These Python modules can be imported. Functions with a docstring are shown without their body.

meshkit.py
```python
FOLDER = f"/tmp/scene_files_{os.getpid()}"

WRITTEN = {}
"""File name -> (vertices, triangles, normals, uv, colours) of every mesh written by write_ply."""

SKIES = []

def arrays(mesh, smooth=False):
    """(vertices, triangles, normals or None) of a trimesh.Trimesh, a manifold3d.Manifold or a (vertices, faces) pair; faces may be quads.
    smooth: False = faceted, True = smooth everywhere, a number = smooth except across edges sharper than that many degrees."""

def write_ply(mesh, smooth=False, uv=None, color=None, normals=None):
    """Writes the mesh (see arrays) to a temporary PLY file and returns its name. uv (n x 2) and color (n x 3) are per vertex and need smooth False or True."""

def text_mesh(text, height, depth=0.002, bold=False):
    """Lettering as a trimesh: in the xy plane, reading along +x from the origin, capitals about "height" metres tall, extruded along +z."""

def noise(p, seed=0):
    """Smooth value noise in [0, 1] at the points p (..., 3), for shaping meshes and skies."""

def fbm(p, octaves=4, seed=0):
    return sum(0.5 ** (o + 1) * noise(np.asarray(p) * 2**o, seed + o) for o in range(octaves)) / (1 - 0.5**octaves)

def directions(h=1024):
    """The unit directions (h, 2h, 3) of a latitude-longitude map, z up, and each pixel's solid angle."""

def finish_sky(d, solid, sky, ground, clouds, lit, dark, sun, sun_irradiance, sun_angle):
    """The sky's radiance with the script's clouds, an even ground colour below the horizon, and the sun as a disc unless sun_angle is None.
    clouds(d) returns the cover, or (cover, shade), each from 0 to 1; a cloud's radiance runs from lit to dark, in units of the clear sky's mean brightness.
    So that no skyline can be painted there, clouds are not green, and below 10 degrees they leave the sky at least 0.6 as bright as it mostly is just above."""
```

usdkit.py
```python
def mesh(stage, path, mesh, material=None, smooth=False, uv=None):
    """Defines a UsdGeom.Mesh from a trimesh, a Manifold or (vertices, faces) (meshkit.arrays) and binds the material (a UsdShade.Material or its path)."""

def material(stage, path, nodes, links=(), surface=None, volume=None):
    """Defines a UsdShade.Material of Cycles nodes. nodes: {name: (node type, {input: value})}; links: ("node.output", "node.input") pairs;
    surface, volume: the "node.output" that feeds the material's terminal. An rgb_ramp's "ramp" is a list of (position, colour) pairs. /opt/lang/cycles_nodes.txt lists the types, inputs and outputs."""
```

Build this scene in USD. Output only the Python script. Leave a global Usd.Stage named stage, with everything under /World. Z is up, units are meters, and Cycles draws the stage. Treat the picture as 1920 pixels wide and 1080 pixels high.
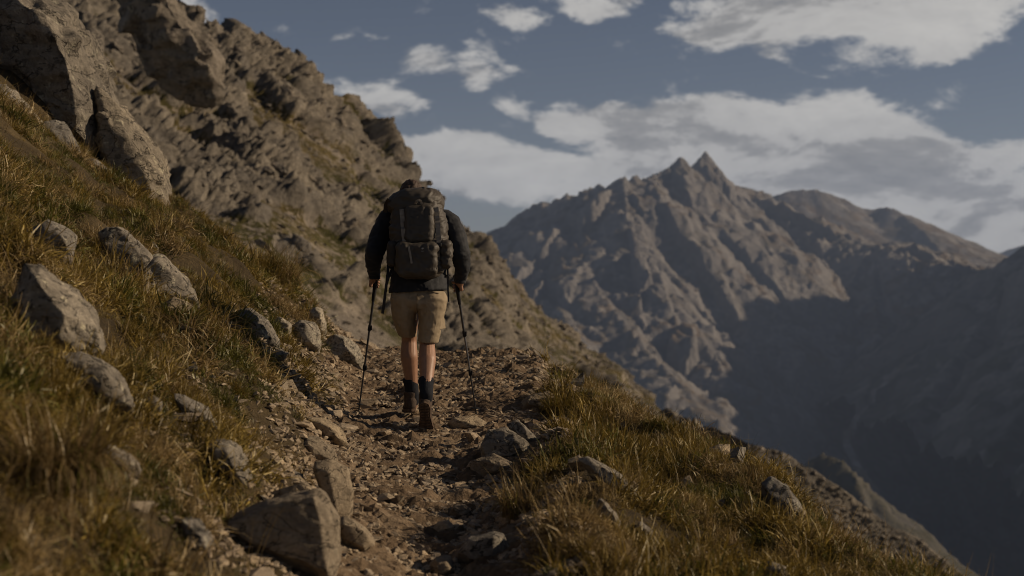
import math, random
import numpy as np, trimesh, manifold3d as m3
from scipy.spatial import cKDTree
import usdkit, meshkit
from meshkit import fbm, noise
from pxr import Usd, UsdGeom, UsdLux, UsdShade, Gf, Sdf, Vt

stage = Usd.Stage.CreateInMemory()
UsdGeom.SetStageUpAxis(stage, 'Z'); UsdGeom.SetStageMetersPerUnit(stage, 1.0)
world = UsdGeom.Xform.Define(stage, '/World'); stage.SetDefaultPrim(world.GetPrim())
UsdGeom.Scope.Define(stage, '/World/Looks')

# ------------------------------------------------------------------ camera, sky, sun, exposure
CZ = 1.25                       # eye height above the trail at the photographer's feet
FOCAL, APER = 50.0, 36.0
EXPOSURE = -0.05
SUN_AZ, SUN_EL = math.radians(83), math.radians(23)
SUN_INT, SKY_STR = 1.25, 0.050
cam = UsdGeom.Camera.Define(stage, '/World/camera')
cam.CreateFocalLengthAttr(FOCAL); cam.CreateHorizontalApertureAttr(APER); cam.CreateVerticalApertureAttr(APER*9/16)
cam.CreateFStopAttr(2.2); cam.CreateFocusDistanceAttr(10.0); cam.CreateExposureAttr(EXPOSURE)
cam.CreateClippingRangeAttr(Gf.Vec2f(0.05, 60000))
cam.AddTranslateOp().Set(Gf.Vec3d(0, 0, CZ)); cam.AddRotateXOp().Set(90.0)

sun = UsdLux.DistantLight.Define(stage, '/World/sun')
sun.CreateIntensityAttr(SUN_INT); sun.CreateAngleAttr(0.5); sun.CreateNormalizeAttr(True); sun.CreateColorAttr(Gf.Vec3f(1.0, 0.80, 0.57))
sdir = np.array([math.sin(SUN_AZ)*math.cos(SUN_EL), math.cos(SUN_AZ)*math.cos(SUN_EL), math.sin(SUN_EL)])
sun.AddOrientOp().Set(Gf.Quatf(Gf.Rotation(Gf.Vec3d(0, 0, 1), Gf.Vec3d(*sdir)).GetQuat()))

class G:
    """A small builder of node graphs."""
    def __init__(s): s.n, s.l, s.k = {}, [], 0
    def add(s, kind, **inp):
        s.k += 1; name = f'{kind}_{s.k}'; vals = {}
        for a, b in inp.items():
            if isinstance(b, str) and '.' in b: s.l.append((b, f'{name}.{a}'))
            else: vals[a] = b
        s.n[name] = (kind, vals); return name
    def math(s, op, a, b=0.0, c=0.0, clamp=False):
        return s.add('math', math_type=op, value1=a, value2=b, value3=c, use_clamp=clamp) + '.value'
    def noise(s, vec, scale, detail=4, rough=0.55, dist=0.0, out='fac'):
        return s.add('noise_texture', vector=vec, scale=scale, detail=detail, roughness=rough, distortion=dist) + '.' + out
    def smooth(s, v, lo, hi):
        return s.add('map_range', range_type='smoothstep', value=v, from_min=lo, from_max=hi, to_min=0.0, to_max=1.0, clamp=True) + '.result'
    def mix(s, fac, a, b, kind='mix'):
        return s.add('mix', mix_type=kind, fac=fac, color1=a, color2=b) + '.color'
    def ramp(s, fac, stops): return s.add('rgb_ramp', ramp=stops, fac=fac) + '.color'
    def map(s, vec, scale=(1, 1, 1), rot=(0, 0, 0)): return s.add('mapping', vector=vec, scale=scale, rotation=rot) + '.vector'
    def make(s, name, surface=None, volume=None):
        return usdkit.material(stage, f'/World/Looks/{name}', s.n, s.l, surface=surface, volume=volume)

def sky_material():
    g = G()
    tc = g.add('texture_coordinate') + '.generated'
    xyz = g.add('separate_xyz', vector=tc)
    az = g.math('arctan2', xyz+'.x', xyz+'.y'); el = g.math('arcsine', xyz+'.z')
    C = g.add('combine_xyz', x=az, y=g.math('multiply', el, 1.7), z=0.0) + '.vector'
    w1 = g.add('noise_texture', vector=C, scale=7.0, detail=5, roughness=0.6) + '.color'
    wv = g.add('vector_math', math_type='subtract', vector1=w1, vector2=(0.5, 0.5, 0.5)) + '.vector'
    wv = g.add('vector_math', math_type='multiply', vector1=wv, vector2=(0.16, 0.11, 0.0)) + '.vector'
    Cw = g.add('vector_math', math_type='add', vector1=C, vector2=wv) + '.vector'
    cs = g.add('separate_xyz', vector=Cw); a, e = cs+'.x', cs+'.y'
    def blob(px, py, rx, ry, w=1.0, rot=0.0):
        a0, e0 = math.atan((px-960)/2667), math.atan((540-py)/2667)*1.7
        ra, re = rx/2667, ry/2667*1.7
        da, de = g.math('subtract', a, a0), g.math('subtract', e, e0)
        if rot:
            c_, s_ = math.cos(rot), math.sin(rot)
            da, de = (g.math('add', g.math('multiply', da, c_), g.math('multiply', de, s_)),
                      g.math('subtract', g.math('multiply', de, c_), g.math('multiply', da, s_)))
        q = g.math('add', g.math('power', g.math('absolute', g.math('divide', da, ra)), 2.0), g.math('power', g.math('absolute', g.math('divide', de, re)), 2.0))
        return g.math('multiply', g.math('maximum', g.math('subtract', 1.0, q), 0.0), w)
    B = [(1330, 270, 330, 110, 1.1), (1560, 240, 260, 110, 1.1), (1730, 340, 270, 95, 1.2), (1010, 330, 210, 58, 1.1), (850, 310, 210, 80, 1.15), (1200, 350, 320, 70, 1.1),
         (1130, 230, 130, 65, .95), (1480, 330, 420, 110, 1.1), (1860, 310, 200, 46, 1.0), (1880, 390, 170, 75, 1.0), (1600, 400, 420, 80, 1.0), (1260, 400, 220, 90, .9),
         (1390, 40, 220, 75, .8), (1600, 25, 330, 80, .85), (1800, 45, 180, 95, .9), (1640, 110, 190, 45, .62), (1440, 100, 130, 34, .62, -.5),
         (1100, 0, 110, 42, .9), (925, 115, 95, 66, .58), (985, 190, 100, 30, .56, -.5), (700, 185, 130, 46, .66, -.35), (560, 40, 60, 22, .42), (340, 20, 85, 42, .75, -.4),
         (650, 70, 50, 20, .5), (790, 110, 120, 35, .45, -.2), (945, 35, 80, 34, .6), (1850, 440, 150, 40, .9), (1550, 150, 120, 60, .55)]
    tot = None
    for b in B:
        v = blob(*b); tot = v if tot is None else g.math('smoothmax', tot, v, 0.25)
    # elsewhere the sky goes on with the same broken cloud
    away = g.smooth(g.math('sqrt', g.math('add', g.math('multiply', az, az), g.math('multiply', g.math('multiply', el, el), 3.0))), 0.42, 0.65)
    low = g.smooth(g.noise(C, 3.0, 3, 0.5), 0.60, 0.78)
    tot = g.math('maximum', tot, g.math('multiply', low, away))
    Cs = g.map(C, scale=(1.0, 1.25, 1.0))
    n1 = g.noise(Cs, 12.0, 12, 0.68, 0.3)
    dens = g.math('add', tot, g.math('multiply', g.math('subtract', n1, 0.5), 2.3))
    cover = g.smooth(dens, 0.30, 0.70)
    cover = g.math('multiply', cover, g.smooth(tot, 0.02, 0.28))
    # light and dark within the cloud: the side towards the sun is bright
    off = g.add('vector_math', math_type='add', vector1=Cs, vector2=(0.022, 0.030, 0.0)) + '.vector'
    n2 = g.noise(off, 11.0, 5, 0.55, 0.25)
    n3 = g.noise(g.map(C, scale=(1.0, 2.4, 1.0)), 4.5, 4, 0.5)
    lit = g.math('add', g.math('multiply', g.math('subtract', n1, n2), 1.9), g.math('add', 0.50, g.math('multiply', g.math('subtract', n3, 0.5), 2.4)))
    col = g.ramp(lit, [(0.0, (4.4, 4.35, 4.35)), (0.24, (6.0, 5.85, 5.7)), (0.40, (9.6, 9.3, 8.9)), (1.0, (12.4, 12.0, 11.3))])
    sky = g.add('sky_texture', sky_type='single_scattering', sun_disc=False, sun_elevation=SUN_EL, sun_rotation=SUN_AZ, altitude=2200.0, air_density=1.0, aerosol_density=0.6, ozone_density=1.5) + '.color'
    sky = g.mix(1.0, sky, (0.76, 0.645, 0.62), 'multiply')
    m = g.mix(cover, sky, col)
    bg = g.add('background_shader', color=m, strength=SKY_STR)
    return g.make('sky_look', surface=bg + '.background')

dome = UsdLux.DomeLight.Define(stage, '/World/sky'); dome.CreateIntensityAttr(1.0)

def data(p, label=None, category=None, group=None, kind=None):
    p = p.GetPrim() if hasattr(p, 'GetPrim') else p
    for k, v in (('label', label), ('category', category), ('group', group), ('kind', kind)):
        if v: p.SetCustomDataByKey(k, v)
    return p

UsdShade.MaterialBindingAPI.Apply(dome.GetPrim()).Bind(sky_material())
data(dome, 'blue sky with broken white and grey clouds', 'sky', kind='structure')

# ------------------------------------------------------------------ helpers
used = {}
def path_of(name, parent=None):
    base = f'{parent.GetPath() if parent is not None else "/World"}/{name}'
    n = used.get(base, 0); used[base] = n + 1
    return base if n == 0 else f'{base}_{n:03d}'
def obj(name, mesh, mat, parent=None, smooth=False, label=None, category=None, group=None, kind=None):
    p = usdkit.mesh(stage, path_of(name, parent), mesh, mat, smooth=smooth)
    return data(p, label, category, group, kind)
def xf(name, loc=(0, 0, 0), label=None, category=None, group=None, kind=None, parent=None):
    x = UsdGeom.Xform.Define(stage, path_of(name, parent)); x.AddTranslateOp().Set(Gf.Vec3d(*map(float, loc)))
    return data(x, label, category, group, kind)
F = 2667.0
def P(px, py, Y):
    """The point in the world seen at a pixel of the photograph, Y metres ahead."""
    return np.array([(px-960)/F*Y, Y, CZ + (540-py)/F*Y])
def tri(v, f): return trimesh.Trimesh(np.asarray(v), np.asarray(f), process=False)
def grid_faces(nu, nv, keep=None):
    i, j = np.meshgrid(np.arange(nu-1), np.arange(nv-1), indexing='ij')
    q = np.stack([i*nv+j, (i+1)*nv+j, (i+1)*nv+j+1, i*nv+j+1], -1).reshape(-1, 4)
    return q if keep is None else q[keep]
def q2t(q): return np.vstack([q[:, [0, 1, 2]], q[:, [0, 2, 3]]])
def sstep(x, a, b):
    t = np.clip((x-a)/(b-a), 0, 1); return t*t*(3-2*t)
def softplus(x, k): return np.logaddexp(0, x/k)*k
def ridged(p, oct=4, seed=0): 
    return sum(0.5**(o+1)*(1-np.abs(2*noise(np.asarray(p)*2**o, seed+o)-1)) for o in range(oct))/(1-0.5**oct)
def cells(p, size, seed, stretch=(1, 1, 1), lean=0.35):
    """Blocky relief: a random height for each cell of a jittered cloud, with the gap between cells."""
    q = np.asarray(p)/size*np.array(stretch)
    i0 = np.floor(q.min(0))-1; n = (np.ceil(q.max(0))+1-i0).astype(int)
    r = np.random.default_rng(seed)
    if n.prod() > 3e6:
        cellsid = np.unique(np.floor(q).astype(int)-i0.astype(int), axis=0)
        pts = cellsid + i0 + r.random((len(cellsid), 3))
    else:
        pts = np.stack(np.meshgrid(*[np.arange(k) for k in n], indexing='ij'), -1).reshape(-1, 3)+i0
        pts = pts + r.random(pts.shape)
    d, k = cKDTree(pts).query(q, 2)
    tilt = r.normal(size=(len(pts), 3))
    off = (q-pts[k[:, 0]])
    return r.random(len(pts))[k[:, 0]] + lean*np.einsum('ij,ij->i', off, tilt[k[:, 0]]), d[:, 1]-d[:, 0]

# ------------------------------------------------------------------ materials
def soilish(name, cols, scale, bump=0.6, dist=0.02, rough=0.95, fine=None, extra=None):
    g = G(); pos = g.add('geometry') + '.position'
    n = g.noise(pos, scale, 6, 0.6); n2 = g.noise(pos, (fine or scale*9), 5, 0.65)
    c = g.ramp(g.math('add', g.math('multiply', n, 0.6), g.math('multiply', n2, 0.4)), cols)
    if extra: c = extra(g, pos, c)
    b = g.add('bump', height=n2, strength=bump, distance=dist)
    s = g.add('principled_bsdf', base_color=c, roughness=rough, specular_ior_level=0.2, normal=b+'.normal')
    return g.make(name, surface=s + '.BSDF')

def rock_look(name, dark, mid, pale, scale=6.0, lichen=0.35, bump=0.9, dist=0.02, objspace=False):
    g = G()
    pos = (g.add('texture_coordinate') + '.object') if objspace else (g.add('geometry') + '.position')
    n = g.noise(pos, scale, 8, 0.66, 0.2); n2 = g.noise(pos, scale*7, 6, 0.7)
    st = g.noise(g.map(pos, scale=(1.0, 1.0, 4.5), rot=(0.5, 0.35, 0.0)), scale*1.6, 5, 0.6)
    c = g.ramp(g.math('add', g.math('multiply', n, 0.55), g.math('multiply', n2, 0.45)), [(0.30, dark), (0.5, mid), (0.68, pale)])
    c = g.mix(g.math('multiply', g.smooth(st, 0.52, 0.62), 0.28), c, tuple(0.62*x for x in mid))
    spots = g.smooth(g.noise(pos, scale*4.2, 3, 0.5), 0.56, 0.64)
    c = g.mix(g.math('multiply', spots, min(1, lichen*1.9)), c, tuple(0.30*x for x in mid))
    pl = g.smooth(g.noise(pos, scale*2.3, 5, 0.7), 0.58, 0.66)
    c = g.mix(g.math('multiply', pl, min(1, lichen*1.5)), c, (0.40, 0.375, 0.28))
    crk = g.smooth(g.math('absolute', g.math('subtract', g.noise(g.map(pos, scale=(1.0, 1.0, 1.8)), scale*0.75, 4, 0.55, 0.6), 0.5)), 0.0, 0.014)
    c = g.mix(g.math('multiply', g.math('subtract', 1.0, crk), 0.75), c, tuple(0.18*x for x in mid))
    rnd = g.add('object_info') + '.random'
    c = g.mix(1.0, c, g.ramp(rnd, [(0, (0.78, 0.78, 0.80)), (1, (1.15, 1.10, 1.02))]), 'multiply')
    h = g.math('add', g.math('add', g.math('multiply', crk, 0.35), g.math('multiply', n2, 0.5)), g.math('add', g.math('multiply', st, 0.4), n))
    b = g.add('bump', height=h, strength=bump, distance=dist)
    s = g.add('principled_bsdf', base_color=c, roughness=0.88, specular_ior_level=0.25, normal=b+'.normal')
    return g.make(name, surface=s + '.BSDF')

def slope_look(name, rock, grass, scree, sc, nz=(0.45, 0.75), rockmix=0.5, bump=0.5, dist=0.4, streak=(0.30, 1.0, 1.0), srot=(0, 0.64, 0)):
    """A far mountainside: grass where it lies flatter, rock where it is steep, rubble between, in streaks down the slope."""
    g = G(); geo = g.add('geometry'); pos = geo + '.position'
    z = g.add('separate_xyz', vector=geo + '.normal') + '.z'
    sv = g.map(g.map(pos, rot=srot), scale=streak)
    n = g.noise(sv, sc, 6, 0.6); n2 = g.noise(pos, sc*5, 6, 0.65); n3 = g.noise(pos, sc*0.6, 4, 0.5)
    rk = g.ramp(g.math('add', g.math('multiply', n, 0.4), g.math('multiply', n2, 0.6)), [(0.3, tuple(0.55*x for x in rock)), (0.5, rock), (0.7, tuple(1.45*x for x in rock))])
    gr = g.ramp(n2, [(0.35, tuple(0.6*x for x in grass)), (0.65, tuple(1.35*x for x in grass))])
    gr = g.mix(g.smooth(n3, 0.45, 0.62), gr, (grass[0]*1.25, grass[1]*1.1, grass[2]*1.05))
    se = g.ramp(n2, [(0.35, tuple(0.75*x for x in scree)), (0.65, tuple(1.25*x for x in scree))])
    c = g.mix(g.smooth(n, 0.47, 0.56), gr, se)
    steep = g.smooth(g.math('add', z, g.math('multiply', g.math('subtract', n2, 0.5), 0.5)), nz[0], nz[1])
    steep = g.math('multiply', steep, g.smooth(g.math('add', n, g.math('multiply', n3, 0.5)), rockmix, rockmix+0.12))
    c = g.mix(steep, rk, c)
    b = g.add('bump', height=g.math('add', n2, n), strength=bump, distance=dist)
    s = g.add('principled_bsdf', base_color=c, roughness=0.95, specular_ior_level=0.1, normal=b+'.normal')
    return g.make(name, surface=s + '.BSDF')

def plain(name, col, rough=0.7, bump=None, spec=0.3, metallic=0.0, var=0.25, vscale=40.0, sheen=0.0):
    g = G(); pos = g.add('geometry') + '.position'
    n = g.noise(pos, vscale, 4, 0.6)
    c = g.ramp(n, [(0.3, tuple(x*(1-var) for x in col)), (0.7, tuple(x*(1+var) for x in col))])
    kw = {}
    if bump: kw['normal'] = g.add('bump', height=g.noise(pos, bump[0], 3, 0.6), strength=bump[1], distance=bump[2]) + '.normal'
    s = g.add('principled_bsdf', base_color=c, roughness=rough, specular_ior_level=spec, metallic=metallic, sheen_weight=sheen, **kw)
    return g.make(name, surface=s + '.BSDF')

M = {}
M['soil'] = soilish('trail_soil', [(0.30, (0.050, 0.034, 0.021)), (0.5, (0.125, 0.086, 0.052)), (0.68, (0.24, 0.178, 0.115))], 3.0, bump=0.8, dist=0.02, fine=38.0)
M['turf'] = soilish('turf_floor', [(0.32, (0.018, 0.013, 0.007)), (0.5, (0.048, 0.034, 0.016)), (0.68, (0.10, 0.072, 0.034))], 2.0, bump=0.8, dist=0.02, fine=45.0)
M['rock'] = rock_look('grey_rock', (0.068, 0.061, 0.052), (0.15, 0.135, 0.113), (0.31, 0.28, 0.23), 5.0, lichen=0.55)
M['brownrock'] = rock_look('brown_rock', (0.115, 0.092, 0.064), (0.23, 0.186, 0.13), (0.37, 0.305, 0.215), 7.0, lichen=0.15)
M['palerock'] = rock_look('pale_speckled_rock', (0.12, 0.108, 0.088), (0.27, 0.24, 0.19), (0.42, 0.38, 0.305), 7.0, lichen=0.45)
M['outcroprock'] = rock_look('outcrop_rock', (0.070, 0.062, 0.052), (0.165, 0.146, 0.118), (0.30, 0.265, 0.21), 3.0, dist=0.06)
M['stone'] = rock_look('trail_stone', (0.125, 0.099, 0.069), (0.28, 0.222, 0.155), (0.45, 0.37, 0.265), 14.0, lichen=0.12, dist=0.004)
def hill_look():
    g = G(); geo = g.add('geometry'); pos = geo + '.position'
    cr = g.add('attribute', attribute='crag') + '.fac'; sc = g.add('attribute', attribute='scree') + '.fac'
    n2 = g.noise(pos, 1.6, 7, 0.68); n = g.noise(g.map(g.map(pos, rot=(0, 0.64, 0)), scale=(0.3, 1, 1)), 0.5, 6, 0.6); n3 = g.noise(pos, 0.12, 4, 0.55)
    rk = g.ramp(g.math('add', g.math('multiply', n, 0.35), g.math('multiply', n2, 0.65)), [(0.3, (0.058, 0.052, 0.044)), (0.5, (0.128, 0.114, 0.095)), (0.7, (0.25, 0.224, 0.185))])
    gr = g.ramp(n2, [(0.35, (0.036, 0.031, 0.012)), (0.65, (0.098, 0.075, 0.030))])
    gr = g.mix(g.smooth(n3, 0.42, 0.6), gr, (0.048, 0.045, 0.015))
    gr = g.mix(g.smooth(g.noise(pos, 2.6, 4, 0.6), 0.54, 0.60), gr, (0.19, 0.16, 0.125))
    se = g.ramp(n2, [(0.35, (0.115, 0.100, 0.083)), (0.65, (0.225, 0.197, 0.163))])
    c = g.mix(g.smooth(g.math('add', sc, g.math('multiply', g.math('subtract', n, 0.5), 1.4)), 0.25, 0.6), gr, se)
    c = g.mix(g.smooth(n, 0.53, 0.60), c, se)
    c = g.mix(g.smooth(g.math('add', cr, g.math('multiply', g.math('subtract', n2, 0.5), 0.8)), 0.35, 0.65), c, rk)
    c = g.mix(1.0, c, g.ramp(g.noise(pos, 0.17, 5, 0.6), [(0.35, (0.72, 0.72, 0.74)), (0.62, (1.18, 1.15, 1.10))]), 'multiply')
    b = g.add('bump', height=g.math('add', n2, g.noise(pos, 5.0, 4, 0.7)), strength=0.8, distance=0.22)
    s = g.add('principled_bsdf', base_color=c, roughness=0.95, specular_ior_level=0.1, normal=b+'.normal')
    return g.make('hillside_look', surface=s + '.BSDF')
M['hill'] = hill_look()
M['hillrock'] = rock_look('hillside_rock', (0.075, 0.066, 0.055), (0.155, 0.135, 0.11), (0.27, 0.235, 0.19), 0.9, lichen=0.25, dist=0.15)
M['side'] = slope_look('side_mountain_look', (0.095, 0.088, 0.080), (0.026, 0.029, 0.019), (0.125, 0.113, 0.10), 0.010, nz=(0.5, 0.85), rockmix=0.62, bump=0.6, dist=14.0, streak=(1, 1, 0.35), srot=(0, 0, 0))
M['knoll'] = slope_look('knoll_look', (0.08, 0.072, 0.058), (0.040, 0.038, 0.019), (0.056, 0.050, 0.032), 0.03, nz=(0.5, 0.85), rockmix=0.62, bump=0.6, dist=5.0, streak=(1, 1, 0.35), srot=(0, 0, 0))
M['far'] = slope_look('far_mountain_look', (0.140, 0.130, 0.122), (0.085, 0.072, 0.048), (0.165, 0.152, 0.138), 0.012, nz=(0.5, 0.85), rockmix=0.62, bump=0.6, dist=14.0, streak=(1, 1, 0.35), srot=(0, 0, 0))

# ------------------------------------------------------------------ far mountains, by ridges: each point lies below the nearest crests
def ridge_field(X, Y, ridges, floor, seed, gully=(70.0, 0.85), rough=26.0, craggy=0):
    shape = X.shape; p = np.stack([X.ravel(), Y.ravel()], -1)
    best = np.full(len(p), -1e9); bd = np.zeros(len(p)); bs = np.zeros(len(p))
    for ri, (pts, kl, kr) in enumerate(ridges):
        pts = np.array([P(*q) for q in pts]); s0 = ri*913.0
        for a, b in zip(pts[:-1], pts[1:]):
            ab = b[:2]-a[:2]; L = np.hypot(*ab)
            t = np.clip((p-a[:2]) @ ab/(L*L), 0, 1)
            c = a[:2]+t[:, None]*ab; dv = p-c; d = np.hypot(dv[:, 0], dv[:, 1])
            side = ab[0]*dv[:, 1]-ab[1]*dv[:, 0]
            k = np.where(side > 0, kl, kr)
            h = a[2]+t*(b[2]-a[2]) - k*d*(1-0.00013*np.minimum(d, 2500))
            m = h > best
            best[m], bd[m], bs[m] = h[m], d[m], (s0+t*L)[m]
            s0 += L
    lam, amp = gully
    wob = (fbm(np.stack([p[:, 0]/190, p[:, 1]/190, bs*0], -1), 3, seed+5)-0.5)*1.5
    def flutes(l, k, sd):
        q = np.stack([bs/l+wob*.6, bd/(l*7), np.zeros_like(bs)], -1); a = np.abs(2*noise(q, sd)-1); b = np.abs(2*noise(q*2.1, sd+1)-1)
        return (0.55-a)*.7+(0.5-b)*.3
    z = best + (flutes(lam*1.7, 7, seed)*amp*lam*1.5*sstep(bd, 2, 140) + flutes(lam*.55, 7, seed+2)*amp*lam*.60*sstep(bd, 0, 60) + flutes(lam*.2, 7, seed+4)*amp*lam*.24*sstep(bd, 0, 30))
    z += (fbm(np.stack([p[:, 0]/170, p[:, 1]/170, bs*0], -1), 5, seed+9)-0.5)*rough*1.3*sstep(bd, 10, 120)
    z += (ridged(np.stack([p[:, 0]/48+wob, p[:, 1]/70, bs*0], -1), 5, seed+3)-0.6)*rough*0.9*sstep(bd, 0, 40)
    z += (ridged(np.stack([bs/16, bs*0, bs*0], -1), 3, seed+21)-0.6)*rough*1.0*sstep(bd, 60, 0)
    if craggy:
        pc = np.stack([p[:, 0]+wob*20, p[:, 1]*.7, z*.8], -1)
        for size_, am_ in ((62, 17), (27, 9)):
            c_, e_ = cells(pc, size_, seed+int(size_)); z = z+(c_-.4)*am_*np.minimum(e_*5, 1)*craggy
    fl = floor + (fbm(np.stack([p[:, 0]/260, p[:, 1]/260, bs*0], -1), 4, seed+1)-0.5)*50
    return np.where(z > fl, z, fl + (z-fl)*0.08).reshape(shape)

RIDGES = [
    ([(850, 505, 4500), (925, 450, 4400), (960, 425, 4330), (1020, 380, 4230), (1050, 390, 4200), (1085, 362, 4120), (1125, 349, 4050), (1150, 352, 3990), (1168, 338, 3940), (1190, 330, 3980), (1205, 337, 4020), (1240, 330, 4090),
      (1262, 310, 4150), (1297, 318, 4250), (1322, 316, 4320), (1350, 334, 4400), (1365, 349, 4450), (1376, 352, 4470)], 0.95, 0.86),
    ([(1264, 318, 4150), (1270, 306, 4150), (1274, 299, 4155), (1282, 301, 4160), (1288, 309, 4180), (1297, 317, 4200)], 1.4, 1.4),
    ([(1300, 320, 4260), (1306, 307, 4265), (1311, 308, 4268), (1316, 296, 4272), (1322, 287, 4280), (1328, 294, 4285), (1334, 299, 4290), (1338, 316, 4295), (1348, 332, 4300)], 1.5, 1.5),
    ([(1376, 352, 4470), (1430, 382, 4380), (1480, 412, 4300), (1560, 438, 4200), (1640, 462, 4050), (1720, 490, 3900), (1780, 508, 3800), (1845, 526, 3700), (1900, 548, 3600)], 0.42, 0.85),
    ([(1168, 338, 3940), (1176, 400, 3780), (1200, 470, 3600), (1245, 535, 3430), (1300, 612, 3250), (1338, 668, 3120), (1375, 740, 2950)], 0.95, 0.62),
    ([(1085, 362, 4120), (1078, 430, 3860), (1095, 495, 3560), (1140, 570, 3300), (1200, 640, 3050), (1280, 725, 2800), (1350, 800, 2600)], 0.95, 0.55),
    ([(1020, 380, 4230), (1005, 440, 4000), (1008, 500, 3700), (1040, 570, 3350), (1100, 650, 3000)], 0.9, 0.7),
    ([(1240, 330, 4090), (1270, 410, 3930), (1310, 480, 3780)], 0.95, 0.8),
    ([(1322, 324, 4320), (1360, 420, 4100), (1400, 500, 3900), (1440, 580, 3700)], 0.8, 0.75),
    ([(1480, 412, 4300), (1520, 500, 4080), (1560, 600, 3800)], 0.8, 0.8),
    ([(1640, 462, 4050), (1640, 560, 3820), (1650, 650, 3550)], 0.75, 0.75),
]
BACK = [([(1380, 400, 5600), (1440, 388, 5600), (1455, 368, 5600), (1480, 357, 5600), (1530, 354, 5600), (1580, 372, 5600), (1620, 390, 5600), (1655, 388, 5600), (1675, 392, 5500), (1720, 430, 5400), (1780, 462, 5300), (1840, 492, 5200), (1900, 530, 5100)], 0.5, 0.62)]
SIDE = [([(1760, 575, 3500), (1830, 532, 3400), (1880, 505, 3350), (1920, 488, 3300), (2050, 415, 3300), (2180, 345, 3350), (2250, 275, 3400), (2300, 270, 3450), (2360, 190, 3500), (2430, 185, 3580), (2490, 100, 3640), (2560, 105, 3700), (2640, 20, 3800), (2760, 40, 3950), (2900, 0, 4100)], 1.0, 1.0),
        ([(1920, 484, 3300), (1850, 600, 3000), (1760, 720, 2700), (1700, 800, 2500)], 0.7, 0.7),
        ([(2050, 400, 3300), (1990, 620, 2600), (1900, 800, 2200), (1840, 960, 1900)], 0.75, 0.75),
        ([(2250, 265, 3400), (2260, 500, 2500), (2200, 800, 1700)], 0.8, 0.8)]
KNOLL = [([(1440, 915, 1480), (1500, 872, 1470), (1545, 848, 1460), (1582, 858, 1440), (1612, 905, 1400), (1640, 975, 1340), (1655, 1050, 1270)], 2.3, 0.8), ([(1520, 862, 1460), (1530, 930, 1300), (1545, 1020, 1200)], 2.0, .9)]

def far_mesh(name, ridges, x0, x1, y0, y1, step, floor, seed, mat, label, **kw):
    xs, ys = np.arange(x0, x1, step), np.arange(y0, y1, step)
    X, Y = np.meshgrid(xs, ys, indexing='ij')
    Z = ridge_field(X, Y, ridges, floor, seed, **kw)
    v = np.stack([X, Y, Z], -1).reshape(-1, 3)
    return obj(name, (v, grid_faces(len(xs), len(ys))), mat, smooth=True, label=label, category='mountain', kind='structure')

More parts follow.
